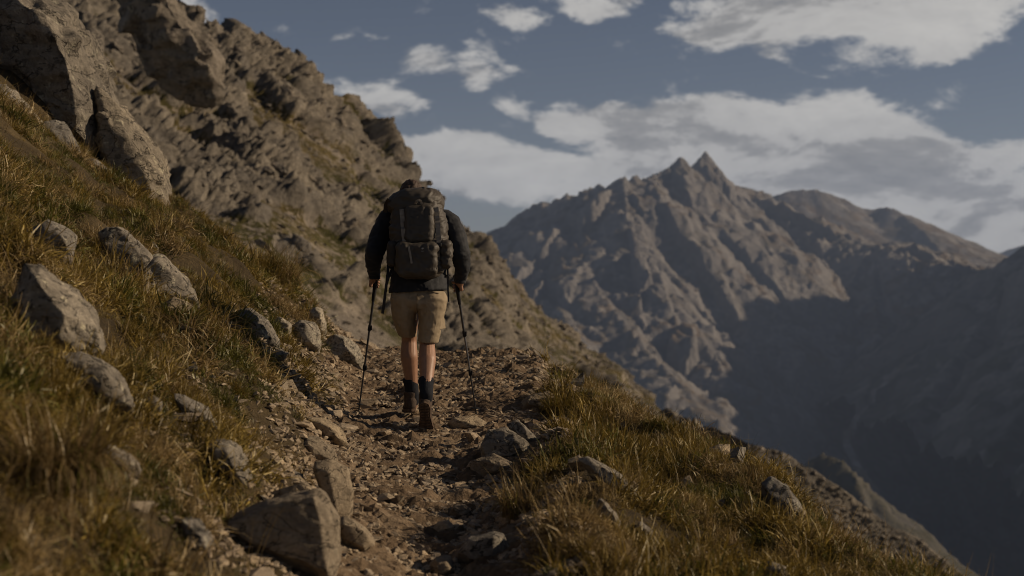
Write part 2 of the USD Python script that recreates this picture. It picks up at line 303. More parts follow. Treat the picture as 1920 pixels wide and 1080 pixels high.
far_mesh('main_mountain', RIDGES, -700, 1650, 2300, 4900, 5.5, -560, 11, M['far'], 'jagged grey rock mountain across the valley with twin summit pinnacles', craggy=1)
far_mesh('rear_mountain', BACK, 500, 2300, 4700, 6300, 14, -700, 23, M['far'], 'rounded brown mountain behind the right shoulder of the jagged peak', rough=18.0, gully=(60, .2))
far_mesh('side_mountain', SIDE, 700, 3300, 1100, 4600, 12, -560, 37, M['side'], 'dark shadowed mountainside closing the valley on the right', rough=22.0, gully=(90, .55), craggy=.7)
far_mesh('valley_knoll', KNOLL, 150, 900, 700, 2000, 5, -560, 41, M['knoll'], 'small sunlit knoll low in the valley', rough=9.0, gully=(26, .5))
far_mesh('distant_ridge', [([(1700, 560, 9000), (1830, 490, 9000), (1880, 472, 9000), (1920, 458, 9000), (2000, 430, 9000), (2200, 420, 9000)], 0.5, 0.5)], 1800, 5500, 8200, 9800, 30, -900, 43, M['far'], 'pale distant ridge at the right edge of the view', rough=20.0, gully=(90, .2))
def sight(px, py, y0, y1):
    ys = np.arange(y0, y1, 12.0); x = (px-960)/F*ys; z = CZ+(540-py)/F*ys
    g_ = np.maximum(ridge_field(x, ys, SIDE, -560, 37, rough=22.0, gully=(90, .55)), ridge_field(x, ys, RIDGES, -560, 11))
    k = np.nonzero(g_ >= z)[0]; k = k[0] if len(k) else -1
    return np.array([x[k], ys[k], g_[k]])
tk = [(1722, 668), (1700, 690), (1672, 718), (1650, 742), (1628, 768), (1606, 792), (1592, 815), (1586, 838), (1594, 862), (1610, 892), (1634, 925), (1652, 958)]
tk = np.array([sight(np.interp(u, range(len(tk)), [q[0] for q in tk]), np.interp(u, range(len(tk)), [q[1] for q in tk]), 1500, 4600) for u in np.linspace(0, len(tk)-1, 60)])
for _ in range(3): tk[1:-1, :2] = (tk[:-2, :2]+tk[1:-1, :2]*2+tk[2:, :2])/4
tk[:, 2] = np.maximum(ridge_field(tk[:, 0], tk[:, 1], SIDE, -560, 37, rough=22.0, gully=(90, .55)), ridge_field(tk[:, 0], tk[:, 1], RIDGES, -560, 11))+9
dd = np.gradient(tk[:, :2], axis=0); dd /= np.linalg.norm(dd, axis=1, keepdims=True)+1e-9
sd = np.column_stack([-dd[:, 1], dd[:, 0], tk[:, 0]*0])*7.0
obj('valley_track', (np.stack([tk+sd, tk-sd], 1).reshape(-1, 3), grid_faces(60, 2)), M['far'], smooth=True, label='faint pale track winding down the shadowed valley', category='track', kind='structure')
v = np.array([[-9000, -3000, -575.], [12000, -3000, -575], [12000, 12000, -575], [-9000, 12000, -575]])
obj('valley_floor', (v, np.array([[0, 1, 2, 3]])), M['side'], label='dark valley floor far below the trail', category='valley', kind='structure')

# haze: pale even air round everything
g = G(); vol = g.add('principled_volume', color=(0.50, 0.66, 1.0), density=0.000052, anisotropy=0.1)
hz = trimesh.creation.box(bounds=[[-9500, -3500, -650], [12500, 12500, 950]])
obj('haze', hz, g.make('haze_air', volume=vol + '.volume'), label='thin blue haze filling the valley air', category='haze', kind='stuff')

# ------------------------------------------------------------------ the hillside behind the trail
SIL = np.array([(-300, -330), (100, -130), (250, -40), (330, 20), (372, 50), (400, 46), (440, 52), (500, 78), (545, 92), (560, 102), (600, 132), (625, 155), (650, 165), (668, 200), (690, 222), (735, 265), (760, 308), (777, 338), (800, 370), (830, 400), (880, 432), (930, 470), (960, 520), (1010, 568), (1060, 600), (1110, 640), (1160, 668), (1178, 702), (1230, 742), (1270, 775), (1330, 790), (1430, 815), (1480, 832), (1530, 868), (1620, 930), (1700, 985), (1800, 1058), (1950, 1190), (2100, 1320)])
BOT = np.array([(-300, 640), (200, 600), (480, 620), (620, 700), (760, 730), (1000, 760), (1270, 880), (1420, 960), (1600, 1100), (1750, 1200), (1950, 1400), (2100, 1550)])
Y0C = np.array([(-300, 26), (300, 30), (700, 36), (1000, 42), (1240, 70), (1380, 106), (2100, 116)])
Y1C = np.array([(-300, 95), (300, 120), (800, 150), (1100, 165), (1280, 140), (1400, 110), (2100, 120)])
def hillside():
    px = np.arange(-300, 2100, 4.0); t = np.concatenate([np.linspace(0, 1, 300), np.linspace(1, 1.5, 30)[1:]])
    PX, T = np.meshgrid(px, t, indexing='ij')
    I = lambda a: np.interp(PX, a[:, 0], a[:, 1])
    Y0, Y1, s, b = I(Y0C), I(Y1C), I(SIL), I(BOT)
    Tc = np.minimum(T, 1)
    Y = Y0+(Y1-Y0)*Tc**1.15; py = b+(s-b)*Tc
    x = (PX-960)/F*Y; z = CZ+(540-py)/F*Y
    e = np.maximum(T-1, 0)
    Y = Y+e*Y1*0.8; z = z-e*Y1*0.7*(1+e); x = x-e*6
    p = np.stack([x, Y, z], -1)
    du, dt = np.gradient(p, axis=0), np.gradient(p, axis=1)
    n = np.cross(du, dt); n /= np.linalg.norm(n, axis=-1, keepdims=True)
    n[n[..., 2] < 0] *= -1
    v, n = p.reshape(-1, 3), n.reshape(-1, 3)
    D = v[:, 1]/100.0
    # axes along the fall of the slope (to the lower right) and across it
    al = (v[:, 0]*0.8-v[:, 2]*0.6); ac = (v[:, 0]*0.6+v[:, 2]*0.8)
    w = np.stack([al/7.0, ac/2.4, v[:, 1]/11.0], -1)
    w += (fbm(v/9.0, 3, 3)-0.5)[:, None]*0.9
    w = w*np.array([.72, .95, .75])
    band = fbm(w, 4, 17)
    tt, pp = T.ravel(), PX.ravel()
    scree = sstep(tt, 0.34, 0.16)*sstep(pp, 900, 600)
    crag = sstep(band+.07*(fbm(v/2.2, 3, 19)-.5), 0.525, 0.57)*(1-scree)
    crest = sstep(tt, 0.72, 0.95)*(1-0.5*sstep(pp, 850, 1100))
    crag = np.maximum(crag, crest*sstep(fbm(v/8, 3, 77), 0.42, 0.50))
    crag = np.maximum(crag, .9*sstep(pp, 1330, 1400)*sstep(fbm(v/5, 3, 78), .35, .45))
    lv = np.stack([al, ac*1.35, v[:, 1]*0.8], -1)
    lv = lv+(np.stack([noise(v/2.5, 1), noise(v/2.5, 2), noise(v/2.5, 3)], -1)-.5)*1.6
    c0, e0 = cells(lv, 4.2, 4); c1, e1 = cells(lv, 1.8, 5)
    c2, e2 = cells(lv, 0.8, 6); c3, e3 = cells(v, 0.42, 7)
    rib = ridged(np.stack([al/16.0, ac/3.4, v[:, 1]/7.0], -1)+(fbm(v/5.0, 3, 41)-.5)[:, None]*.8, 4, 43)
    d = crag*(0.2+0.9*np.maximum(c0, 0)**1.5*np.minimum(e0*3, 1)+0.55*c1*np.minimum(e1*5, 1)+0.45*c2*np.minimum(e2*6, 1)+1.5*(rib-.5))*(1-.55*sstep(pp, 780, 980))*(1-.65*sstep(pp, 1250, 1360)) + 0.20*c3*np.minimum(e3*5, 1)*(0.35+0.65*crag)*(1-.8*sstep(pp, 1250, 1360))
    d += (fbm(v/9.0, 4, 31)-0.5)*2.0 + (ridged(v/2.0, 4, 35)-0.6)*0.45*crag
    d *= np.clip(0.25+0.75*D, 0.3, 1.3)
    dirn = n*0.8+np.array([0.30, -0.30, 0.35]); dirn /= np.linalg.norm(dirn, axis=1, keepdims=True)
    v = v+dirn*d[:, None]
    v[:, 2] -= 0.9*D*0.9
    return v, (len(px), len(t)), np.stack([crag, scree, tt], -1)
hv, hsh, hcrag = hillside()
hill_prim = obj('hillside', (hv, grid_faces(*hsh)), M['hill'], smooth=True, label='steep rocky mountainside of crags, scree and grass bands rising left of the trail', category='hillside', kind='structure')

for k_, a_ in enumerate(('crag', 'scree')):
    UsdGeom.PrimvarsAPI(hill_prim).CreatePrimvar(a_, Sdf.ValueTypeNames.FloatArray, 'vertex').Set(Vt.FloatArray.FromNumpy(hcrag[:, k_].astype(np.float32)))
# ------------------------------------------------------------------ the ground near the trail
ip = lambda y, ys, vs: np.interp(y, ys, vs)
def trail_z(y): 
    return ip(y, [0, 4, 6.2, 8, 10, 12, 13.5, 14.5, 15.5, 17, 22], [-.15, -.1, 0, .11, .25, .45, .6, .66, .60, .35, -1.2])
def x_left(y): return ip(y, [3, 6.2, 8, 10, 12, 14, 18], [-.80, -.85, -1.05, -1.3, -1.45, -1.6, -2.0])
def x_right(y): return ip(y, [3, 6.2, 8, 10, 13.5, 16], [-.05, 0, .08, .15, .25, .1])
def x_shoulder(y): return ip(y, [3, 6.5, 9, 11, 12.5, 13.5, 14.5, 17], [2.3, 1.95, 1.6, 1.3, .85, .45, .2, -.3])
def base_z(x, y):
    z = trail_z(y)
    xl, xr, xs = x_left(y), x_right(y), x_shoulder(y)
    L = softplus(xl+0.12-x, 0.10)
    z = z + 0.80*L - 0.05*np.maximum(L-1.2, 0)
    off = ip(y, [3, 6.5, 9, 11, 13.5], [-.12, -.12, -.03, -.16, -.14])
    t = np.clip((x-xr)/np.maximum(xs-xr, .1), 0, 1.5)
    z = z + np.where(x > xr, off*t, 0)
    bank = ip(y, [3, 6.5, 7.5, 8.6, 10, 11.5], [.05, .10, .17, .15, .06, .03])
    z = z + bank*np.exp(-((x-xr-.28)/.26)**2)
    mid = (xl+xr)/2+0.12; z = z - ip(y, [3, 7, 9.5, 12], [.05, .09, .05, .02])*np.exp(-((x-mid)/.28)**2)
    z = z - 1.15*softplus(x-xs, 0.10)
    cr = 14.7+0.12*np.clip(-x-1.6, 0, 3)
    z = z - 0.85*softplus(y-cr, 0.25)*sstep(-x, 6.5, 3.5)
    return z
def trail_mask(x, y):
    n = (fbm(np.stack([x*1.6, y*1.6, x*0], -1), 3, 51)-0.5)
    return np.minimum(x-(x_left(y)-0.05+n*0.7), (x_right(y)+0.10+n*0.45)-x)       # > 0 on the trail
def ground_z(x, y):
    x, y = np.asarray(x, float), np.asarray(y, float)
    q = np.stack([x, y, x*0], -1)
    m = trail_mask(x, y); tm = sstep(m, -0.1, 0.12)
    z = base_z(x, y)
    z = z + (fbm(q/0.6, 3, 61)-0.5)*0.36*(1-0.70*tm) + (fbm(q/0.16, 3, 63)-0.5)*(0.05+0.015*tm)
    z = z + (fbm(q/1.7, 2, 65)-0.5)*0.20*(1-tm)
    return z
gx, gy = np.arange(-7.0, 4.5, 0.025), np.arange(2.4, 18.0, 0.025)
GX, GY = np.meshgrid(gx, gy, indexing='ij')
fx, fy = GX.ravel(), GY.ravel()
gz = ground_z(fx, fy)
tm = sstep(trail_mask(fx, fy), -0.05, 0.15)
sel = tm > 0
rel = np.zeros(len(fx))
q = np.stack([fx, fy, fx*0], -1)[sel]
q = q + ((np.stack([noise(q*6, 1), noise(q*6, 2), q[:, 0]*0], -1))-0.5)*np.array([.08, .08, 0])
c1, e1 = cells(q, 0.19, 71, (1.0, 1.5, 1), .30); c2, e2 = cells(q, 0.085, 72, (1, 1.4, 1), .25)
rel[sel] = (c1-0.35)*0.050*np.minimum(e1*9, 1) + (c2-0.35)*0.034*np.minimum(e2*8, 1)
gz = gz + rel*tm
GV = np.stack([fx, fy, gz], -1)
Q = grid_faces(len(gx), len(gy))
fm = trail_mask(GV[Q].mean(1)[:, 0], GV[Q].mean(1)[:, 1]) > 0
def sub(vs, q):
    u, inv = np.unique(q, return_inverse=True); return vs[u], inv.reshape(q.shape)
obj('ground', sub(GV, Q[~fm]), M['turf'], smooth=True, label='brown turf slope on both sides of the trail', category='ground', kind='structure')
trail = xf('trail', label='stony brown footpath climbing to the crest', category='trail', kind='structure')
obj('soil', sub(GV, Q[fm]), M['soil'], trail)

# ------------------------------------------------------------------ rocks
def hit(px, py, y0=3.2, y1=19.0):
    """Where the sight line through a pixel meets the ground."""
    ys = np.arange(y0, y1, 0.03); x = (px-960)/F*ys; z = CZ+(540-py)/F*ys
    below = np.nonzero(ground_z(x, ys) >= z)[0]
    return ys[below[0]] if len(below) else y1
def clean(mf): 
    m = mf.to_mesh(); return trimesh.Trimesh(m.vert_properties[:, :3], m.tri_verts, process=False)
def roughen(pts, res, seed, amp=0.035, chips=0.03, soft=1, facets=0, tall=False):
    """A stone: the hull of some corners, its edges worn, its faces broken by chips and grain."""
    hull = m3.Manifold.hull_points(np.asarray(pts, float))
    if facets:
        rr = np.random.default_rng(seed+900); P_ = np.asarray(pts, float); cen = P_.mean(0)
        for _ in range(facets):
            dd = rr.normal(size=3); dd /= np.linalg.norm(dd); ext = ((P_-cen) @ dd).max()
            hull = hull.trim_by_plane([float(q) for q in -dd], float(-(dd @ cen)-ext*rr.uniform(.72, .93)))
    size = float(np.cbrt(max(hull.volume(), 1e-9)))
    m = clean(hull.refine_to_length(res))
    trimesh.smoothing.filter_laplacian(m, lamb=0.5, iterations=soft)
    v, n = m.vertices.copy(), m.vertex_normals
    c, e = cells(v+(fbm(v/size*3, 2, seed)-0.5)[:, None]*size*0.3, size*0.42, seed, (1.25, 1.25, .8) if tall else (1, 1, 1.5))
    d = (fbm(v/size*2.2, 5, seed+1)-0.5)*2*amp*size + (c-0.5)*np.minimum(e*6, 1)*chips*size + (ridged(v/size*4, 4, seed+2)-0.62)*amp*1.3*size
    return tri(v+n*d[:, None], m.faces)
boulder_spots = []
def boulder(name, outline, label, Y=None, thick=0.45, front=None, mat='rock', ridge=0.0, seed=None, res=None, sink=0.12, group=None, category='boulder', chips=0.055, amp=0.03, parent=None, dy=0.0, back=0.75, facets=9):
    o = np.array(outline, float); c = o.mean(0); w = np.ptp(o[:, 0]); lo = o[o[:, 1] > c[1]]
    if Y is None: Y = hit(lo[:, 0].mean(), o[:, 1].max()-0.06*np.ptp(o[:, 1]))
    Y = Y+dy
    wm = w/F*Y; hm = np.ptp(o[:, 1])/F*Y; s = (wm+hm)/2; seed = seed or int(abs(c[0]*7+c[1]*13)) % 9973
    r = random.Random(seed); pts = []
    for p in o: pts.append(P(p[0], p[1], Y+r.uniform(-.06, .06)*s))
    if front:
        for p in front: pts.append(P(p[0], p[1], Y-thick*s*(p[2] if len(p) > 2 else 1)))
    else:
        for p in o:
            f = r.uniform(.35, .75); pts.append(P(c[0]+ridge*w+(p[0]-c[0])*f, c[1]+(p[1]-c[1])*f, Y-thick*s*r.uniform(.7, 1.05)))
    for p in o:
        f = r.uniform(.6, .95); q = P(c[0]+(p[0]-c[0])*f, c[1]+(p[1]-c[1])*f, Y); pts.append(q+np.array([0, s*back*r.uniform(.6, 1.1), 0]))
    for p in lo: pts.append(P(p[0], p[1], Y)+np.array([0, s*.25, -sink*hm-0.04]))
    pts = np.array(pts); m = roughen(pts, res or max(s/26, 0.012), seed, amp, chips, facets=0 if front else facets)
    base = np.array([m.vertices[:, 0].mean(), m.vertices[:, 1].mean(), m.vertices[:, 2].min()])
    boulder_spots.append((base[0], base[1]-0.22*s, np.ptp(m.vertices[:, 0])*0.33, np.ptp(m.vertices[:, 1])*0.40))
    return obj(name, m, M[mat], parent, smooth=28, label=label, category=category, group=group)

# the great outcrop at the top left and the blocks at its foot
boulder('rock_outcrop', [(-40, -60), (55, -30), (115, 22), (150, 70), (168, 112), (182, 165), (192, 225), (198, 300), (160, 310), (90, 260), (-40, 230)], 'huge dark outcrop filling the upper left corner with a sunlit right edge', Y=14.2, front=[(-40, -60, .3), (25, -10, .9), (92, 45, 1), (122, 110, 1), (138, 170, 1), (146, 245, .9), (100, 225, .8), (-40, 170, .6)], thick=.42, res=.03, chips=.10, amp=.05, category='outcrop', mat='outcroprock')
boulder('rock_outcrop', [(183, 168), (214, 190), (236, 246), (266, 256), (291, 292), (307, 348), (307, 412), (282, 418), (240, 392), (215, 350), (196, 300), (180, 250)], 'tall pale slab outcrop at the right foot of the huge dark outcrop', Y=14.0, thick=.3, res=.025, chips=.07, amp=.05, ridge=-.12, category='outcrop', facets=6, mat='outcroprock')
boulder('boulder', [(-30, 150), (8, 156), (32, 182), (56, 212), (73, 258), (72, 300), (-30, 300)], 'domed boulder at the left edge of the view below the outcrop', Y=12.4, thick=.4, ridge=-.1)
boulder('boulder', [(62, 240), (76, 222), (106, 222), (130, 246), (141, 290), (136, 310), (76, 312)], 'round mottled boulder tucked under the dark outcrop face', Y=12.8, thick=.4, ridge=-.1)
boulder('boulder', [(106, 306), (150, 298), (187, 300), (216, 322), (236, 352), (252, 398), (200, 402), (140, 380), (104, 335)], 'low dark boulder in the grass at the foot of the pale slab outcrop', Y=12.6, thick=.35, ridge=-.15)
boulder('boulder', [(44, 428), (74, 410), (110, 414), (133, 440), (134, 466), (112, 492), (62, 484), (36, 456)], 'squat grey boulder in grass above the big pale boulder, left of the tilted slab', thick=.4)
boulder('boulder', [(184, 436), (200, 427), (222, 425), (286, 480), (276, 502), (236, 512), (188, 474)], 'tilted slab with a pale flat top in the left grass', thick=.35, front=[(196, 455, .5), (235, 500, .9), (275, 495, .9), (240, 520, .9)])
boulder('boulder', [(236, 508), (282, 482), (302, 476), (346, 520), (368, 562), (352, 574), (262, 566)], 'dark low boulder just below the tilted slab', thick=.4, ridge=-.1)
boulder('boulder', [(46, 494), (76, 500), (122, 536), (162, 576), (184, 620), (186, 664), (140, 668), (60, 650), (14, 606), (18, 560)], 'big pale lichen-mottled boulder on the left grass slope', thick=.4, res=.013, ridge=-.08)
boulder('boulder', [(86, 668), (150, 660), (202, 690), (232, 722), (244, 758), (192, 748), (116, 716)], 'half buried pale boulder right under the big mottled boulder', thick=.4, dy=-.05)
boulder('boulder', [(269, 752), (288, 744), (304, 754), (302, 774), (274, 774)], 'fist-sized dark stone alone in the grass left of the narrow slab', thick=.5)
boulder('boulder', [(318, 737), (346, 742), (386, 770), (406, 796), (396, 804), (346, 776)], 'narrow pale slab edge sticking out of the grass', thick=.3, ridge=-.1)
boulder('boulder', [(384, 836), (400, 825), (432, 826), (456, 850), (470, 888), (467, 906), (440, 904), (400, 876)], 'egg-shaped grey boulder with a dark flat face at the left of the path', thick=.45, ridge=-.12, front=[(395, 840, .8), (425, 850, 1), (447, 895, 1), (410, 880, .9)])
boulder('boulder', [(174, 852), (202, 835), (242, 858), (260, 876), (242, 892), (188, 884)], 'flat pale rock beside the large blurred grass tussock', thick=.4)
boulder('boulder', [(332, 966), (364, 978), (390, 1008), (397, 1040), (346, 1044)], 'rounded pale rock in the soil left of the great angular boulder', thick=.5)
boulder('boulder', [(362, 1052), (400, 1043), (442, 1060), (470, 1092), (462, 1120), (366, 1120)], 'smooth pale rock cut off by the bottom edge of the view', Y=5.3, thick=.5)
boulder('boulder', [(414, 988), (440, 966), (500, 941), (590, 921), (606, 930), (637, 968), (634, 1010), (622, 1066), (612, 1078), (540, 1056), (470, 1024), (424, 1010)], 'great angular boulder with a flat shaded face at the bottom left of the path', mat='brownrock', thick=.26, res=.009, amp=.026, chips=.035, front=[(430, 990, .9), (505, 950, 1), (588, 930, 1), (598, 965, 1), (612, 1070, .95), (540, 1045, 1), (470, 1015, 1)])
boulder('boulder', [(626, 972), (650, 969), (692, 1000), (703, 1026), (692, 1039), (640, 1020), (628, 1000)], 'pale wedge-shaped rock touching the right end of the great angular boulder', mat='brownrock', thick=.4, amp=.02, chips=.015)
boulder('boulder', [(586, 884), (590, 866), (622, 862), (650, 880), (661, 922), (656, 962), (638, 975), (616, 950), (604, 920)], 'upright reddish-brown block standing behind the great angular boulder', mat='brownrock', thick=.35, amp=.02, chips=.02, front=[(590, 880, .8), (615, 885, 1), (632, 960, 1), (606, 925, .9)])
boulder('boulder', [(529, 908), (540, 893), (556, 893), (586, 914), (592, 930), (540, 930)], 'small pointed brown rock between the great angular boulder and the upright block', mat='brownrock', thick=.5, amp=.02)
boulder('boulder', [(559, 832), (575, 820), (600, 823), (626, 845), (634, 866), (592, 870), (566, 854)], 'brown rock with a dark face just above the upright block', mat='brownrock', thick=.45, ridge=-.12)
boulder('boulder', [(562, 780), (590, 781), (632, 804), (653, 832), (646, 842), (598, 820)], 'long low ledge of stone along the left edge of the path', mat='brownrock', thick=.35)
boulder('boulder', [(540, 613), (564, 600), (590, 604), (604, 630), (601, 652), (574, 648), (544, 637)], 'pale speckled boulder in the trio left of the walking pole, the middle one', thick=.4, ridge=-.1, mat='palerock', dy=-.15)
boulder('boulder', [(607, 641), (624, 628), (646, 630), (671, 650), (684, 676), (681, 688), (648, 683), (618, 667)], 'pale speckled egg-shaped boulder nearest the left walking pole', thick=.4, ridge=-.1, mat='palerock', dy=-.15)
boulder('boulder', [(576, 580), (590, 572), (603, 579), (611, 610), (606, 626), (588, 616)], 'upright pale boulder at the rear of the trio left of the walking pole', Y=13.0, thick=.4, mat='palerock')
boulder('boulder', [(508, 600), (524, 594), (546, 608), (544, 622), (520, 622)], 'low pale stone left of the speckled trio of boulders', thick=.4, mat='palerock', dy=-.15)
boulder('boulder', [(426, 582), (470, 578), (502, 600), (527, 640), (521, 653), (488, 644), (436, 616)], 'long dark boulder with a sunlit rim below the overhanging tussock', thick=.35, ridge=-.15, dy=-.15)
boulder('rock', [(841, 962), (850, 948), (870, 946), (885, 960), (876, 974), (845, 977)], 'loose tan rock in the middle of the path, the upper of two', mat='brownrock', thick=.5, amp=.02, chips=.015, category='rock')
boulder('rock', [(807, 997), (820, 980), (842, 977), (851, 992), (843, 1008), (818, 1010)], 'loose reddish rock in the middle of the path, the lower of two', mat='brownrock', thick=.5, amp=.02, chips=.015, category='rock')
boulder('rock', [(857, 1038), (876, 1012), (926, 1000), (946, 1005), (957, 1030), (946, 1058), (920, 1064), (868, 1052)], 'loose grey block with a pale broken end at the bottom right of the path', thick=.35, amp=.018, chips=.012, front=[(865, 1035, .8), (885, 1015, .9), (925, 1008, 1), (924, 1055, 1), (880, 1048, .9)], category='rock', res=.006)
boulder('rock', [(805, 1060), (822, 1042), (846, 1046), (854, 1070), (840, 1084), (812, 1082)], 'half buried brown rock at the bottom edge of the path', mat='brownrock', thick=.5, category='rock')
boulder('boulder', [(900, 836), (914, 808), (950, 800), (990, 830), (1003, 852), (962, 866), (902, 866)], 'broad pale slab breaking the right edge of the path', thick=.35, chips=.06)
boulder('boulder', [(948, 797), (970, 788), (1000, 814), (1012, 834), (986, 836)], 'small pale slab against the grass above the broad right-hand slab', thick=.35)
boulder('boulder', [(878, 866), (926, 852), (962, 870), (956, 894), (888, 892)], 'brown rounded step of rock below the broad right-hand slab', mat='brownrock', thick=.4)
boulder('boulder', [(826, 798), (850, 783), (890, 780), (920, 797), (902, 806), (840, 806)], 'flat slab in the path at the foot of the right walking pole', mat='brownrock', thick=.4)
boulder('boulder', [(1083, 861), (1100, 857), (1162, 890), (1204, 932), (1190, 940), (1128, 906)], 'long pale rock ledge in the grass right of the path', thick=.3, chips=.06)
boulder('boulder', [(1113, 936), (1130, 937), (1160, 968), (1172, 1002), (1160, 1010), (1136, 980)], 'curved pale rock rib in the right grass below the long ledge', thick=.3)
boulder('boulder', [(1188, 990), (1200, 980), (1222, 996), (1228, 1012), (1196, 1012)], 'little grey rock beside the curved rock rib', thick=.4)
boulder('boulder', [(1428, 908), (1446, 892), (1476, 910), (1502, 945), (1510, 974), (1470, 972), (1436, 944)], 'grey rock jutting out at the grassy brink on the far right', thick=.35, chips=.06)
boulder('boulder', [(1428, 1070), (1446, 1056), (1474, 1066), (1486, 1092), (1440, 1098)], 'pale rock in the grass at the bottom edge right of the path', thick=.4)
boulder('boulder', [(902, 692), (930, 672), (960, 664), (986, 680), (992, 700), (940, 700)], 'flat pale slab on the skyline where the path goes over the crest', thick=.4, Y=13.6)
boulder('boulder', [(972, 760), (990, 742), (1030, 735), (1054, 752), (1040, 768), (990, 770)], 'low brown rock at the upper edge of the right-hand grass', mat='brownrock', thick=.4)

# crags of the hillside, parts of it
hill = stage.GetPrimAtPath('/World/hillside')
rng = np.random.default_rng(404)
def crag_mesh(c, s, seed, flat=.7):
    r = np.random.default_rng(seed); k = 14
    d = r.normal(size=(k, 3)); d /= np.linalg.norm(d, axis=1, keepdims=True)
    d *= r.uniform(.7, 1.1, (k, 1))*np.array([1.0, .9, flat])
    R = trimesh.transformations.rotation_matrix(0.6, [0, 1, 0])[:3, :3] @ trimesh.transformations.rotation_matrix(r.uniform(-.5, .5), [1, 0, 0])[:3, :3]
    return roughen(c+(d @ R.T)*s, s/5, seed, .07, .14, 0, facets=4)
boulder('rock_outcrop', [(200, -60), (300, -25), (332, 18), (382, 88), (412, 112), (396, 130), (330, 98), (262, 64), (228, 44)], 'pillared cliff', Y=62, thick=.35, res=.11, chips=.14, amp=.06, mat='hillrock', category=None, parent=hill, sink=.4)
boulder('rock_outcrop', [(150, 60), (170, 50), (190, 62), (190, 95), (160, 104), (148, 86)], None, Y=40, thick=.4, res=.06, mat='hillrock', category=None, parent=hill)
HV = hv.reshape(*hsh, 3)
HC = hcrag[:, 0].reshape(hsh)
for k in range(285):
    for _ in range(12):
        i, j = rng.integers(10, hsh[0]-230), int(300*rng.beta(1.7, 1.2))
        if HC[i, min(j, 296)] > .25 or rng.random() < .08: break
    c = HV[i, min(j, 296)]; s = c[1]/F*rng.choice([8, 11, 15, 21, 30], p=[.28, .28, .22, .14, .08])*(.6 if i > 270 else 1)
    if not (-50 < c[0]/c[1]*F+960 < 1700): continue
    obj('rock_outcrop', crag_mesh(c+np.array([0, 0, -.1*s]), s, 5000+k, rng.uniform(.5, .9)), M['hillrock'], hill)
ns = 15000
i, j = rng.integers(0, hsh[0], ns), rng.integers(0, 298, ns)
sc = []
for k in range(ns):
    c = HV[i[k], j[k]]; r_ = rng.normal(size=(7, 3)); s = c[1]/F*(1.8+9.0*rng.random()**3)
    sc.append((c, s))
proto_v = [trimesh.convex.convex_hull(np.random.default_rng(70+k).normal(size=(12, 3))*np.array([1, .9, .6])) for k in range(6)]
vs, fs, n0 = [], [], 0
for k, (c, s) in enumerate(sc):
    m = proto_v[k % 6]; a = k*2.4; ca, sa = math.cos(a), math.sin(a)
    vv = m.vertices @ np.array([[ca, sa, 0], [-sa, ca, 0], [0, 0, 1]])*s*.6+c
    vs.append(vv); fs.append(m.faces+n0); n0 += len(vv)
obj('scree_rubble', (np.vstack(vs), np.vstack(fs)), M['hillrock'], hill, kind='stuff')

# stones of the path: the largest one by one, the rest together
rng = np.random.default_rng(77)
def stone_mesh(r, s, flat):
    k = 11; d = r.normal(size=(k, 3)); d /= np.linalg.norm(d, axis=1, keepdims=True); d *= r.uniform(.75, 1.15, (k, 1))
    h = trimesh.convex.convex_hull(d*np.array([1.0, .72, flat])*s)
    return h
def random_rot(r, tilt):
    a = r.uniform(0, 6.283); R = trimesh.transformations.rotation_matrix(a, [0, 0, 1])[:3, :3]
    ax = r.normal(size=3); ax[2] = 0
    return trimesh.transformations.rotation_matrix(r.normal()*tilt, ax/np.linalg.norm(ax))[:3, :3] @ R
def trail_points(n, lo, grow=0.12):
    out = []
    while len(out) < n:
        y = rng.uniform(5.2, 14.9); x = rng.uniform(x_left(y)-.9, x_right(y)+.35)
        m = trail_mask(x, y)
        if m > lo or (rng.random() < (0.30 if x < x_left(y)+.4 else .1) and x > x_left(y)-.75): out.append((x, y))
    return np.array(out)
tp = trail_points(300, -0.05); tz = ground_z(tp[:, 0], tp[:, 1])
for (x, y), z in zip(tp, tz):
    s = (0.028+0.085*rng.random()**2.4)*(0.75+0.035*y)
    m = stone_mesh(rng, s, rng.uniform(.28, .5)); m.apply_transform(np.block([[random_rot(rng, .35), np.zeros((3, 1))], [np.zeros((1, 3)), 1]]))
    obj('stone', tri(m.vertices+np.array([x, y, z+.10*s]), m.faces), M['stone'], trail)

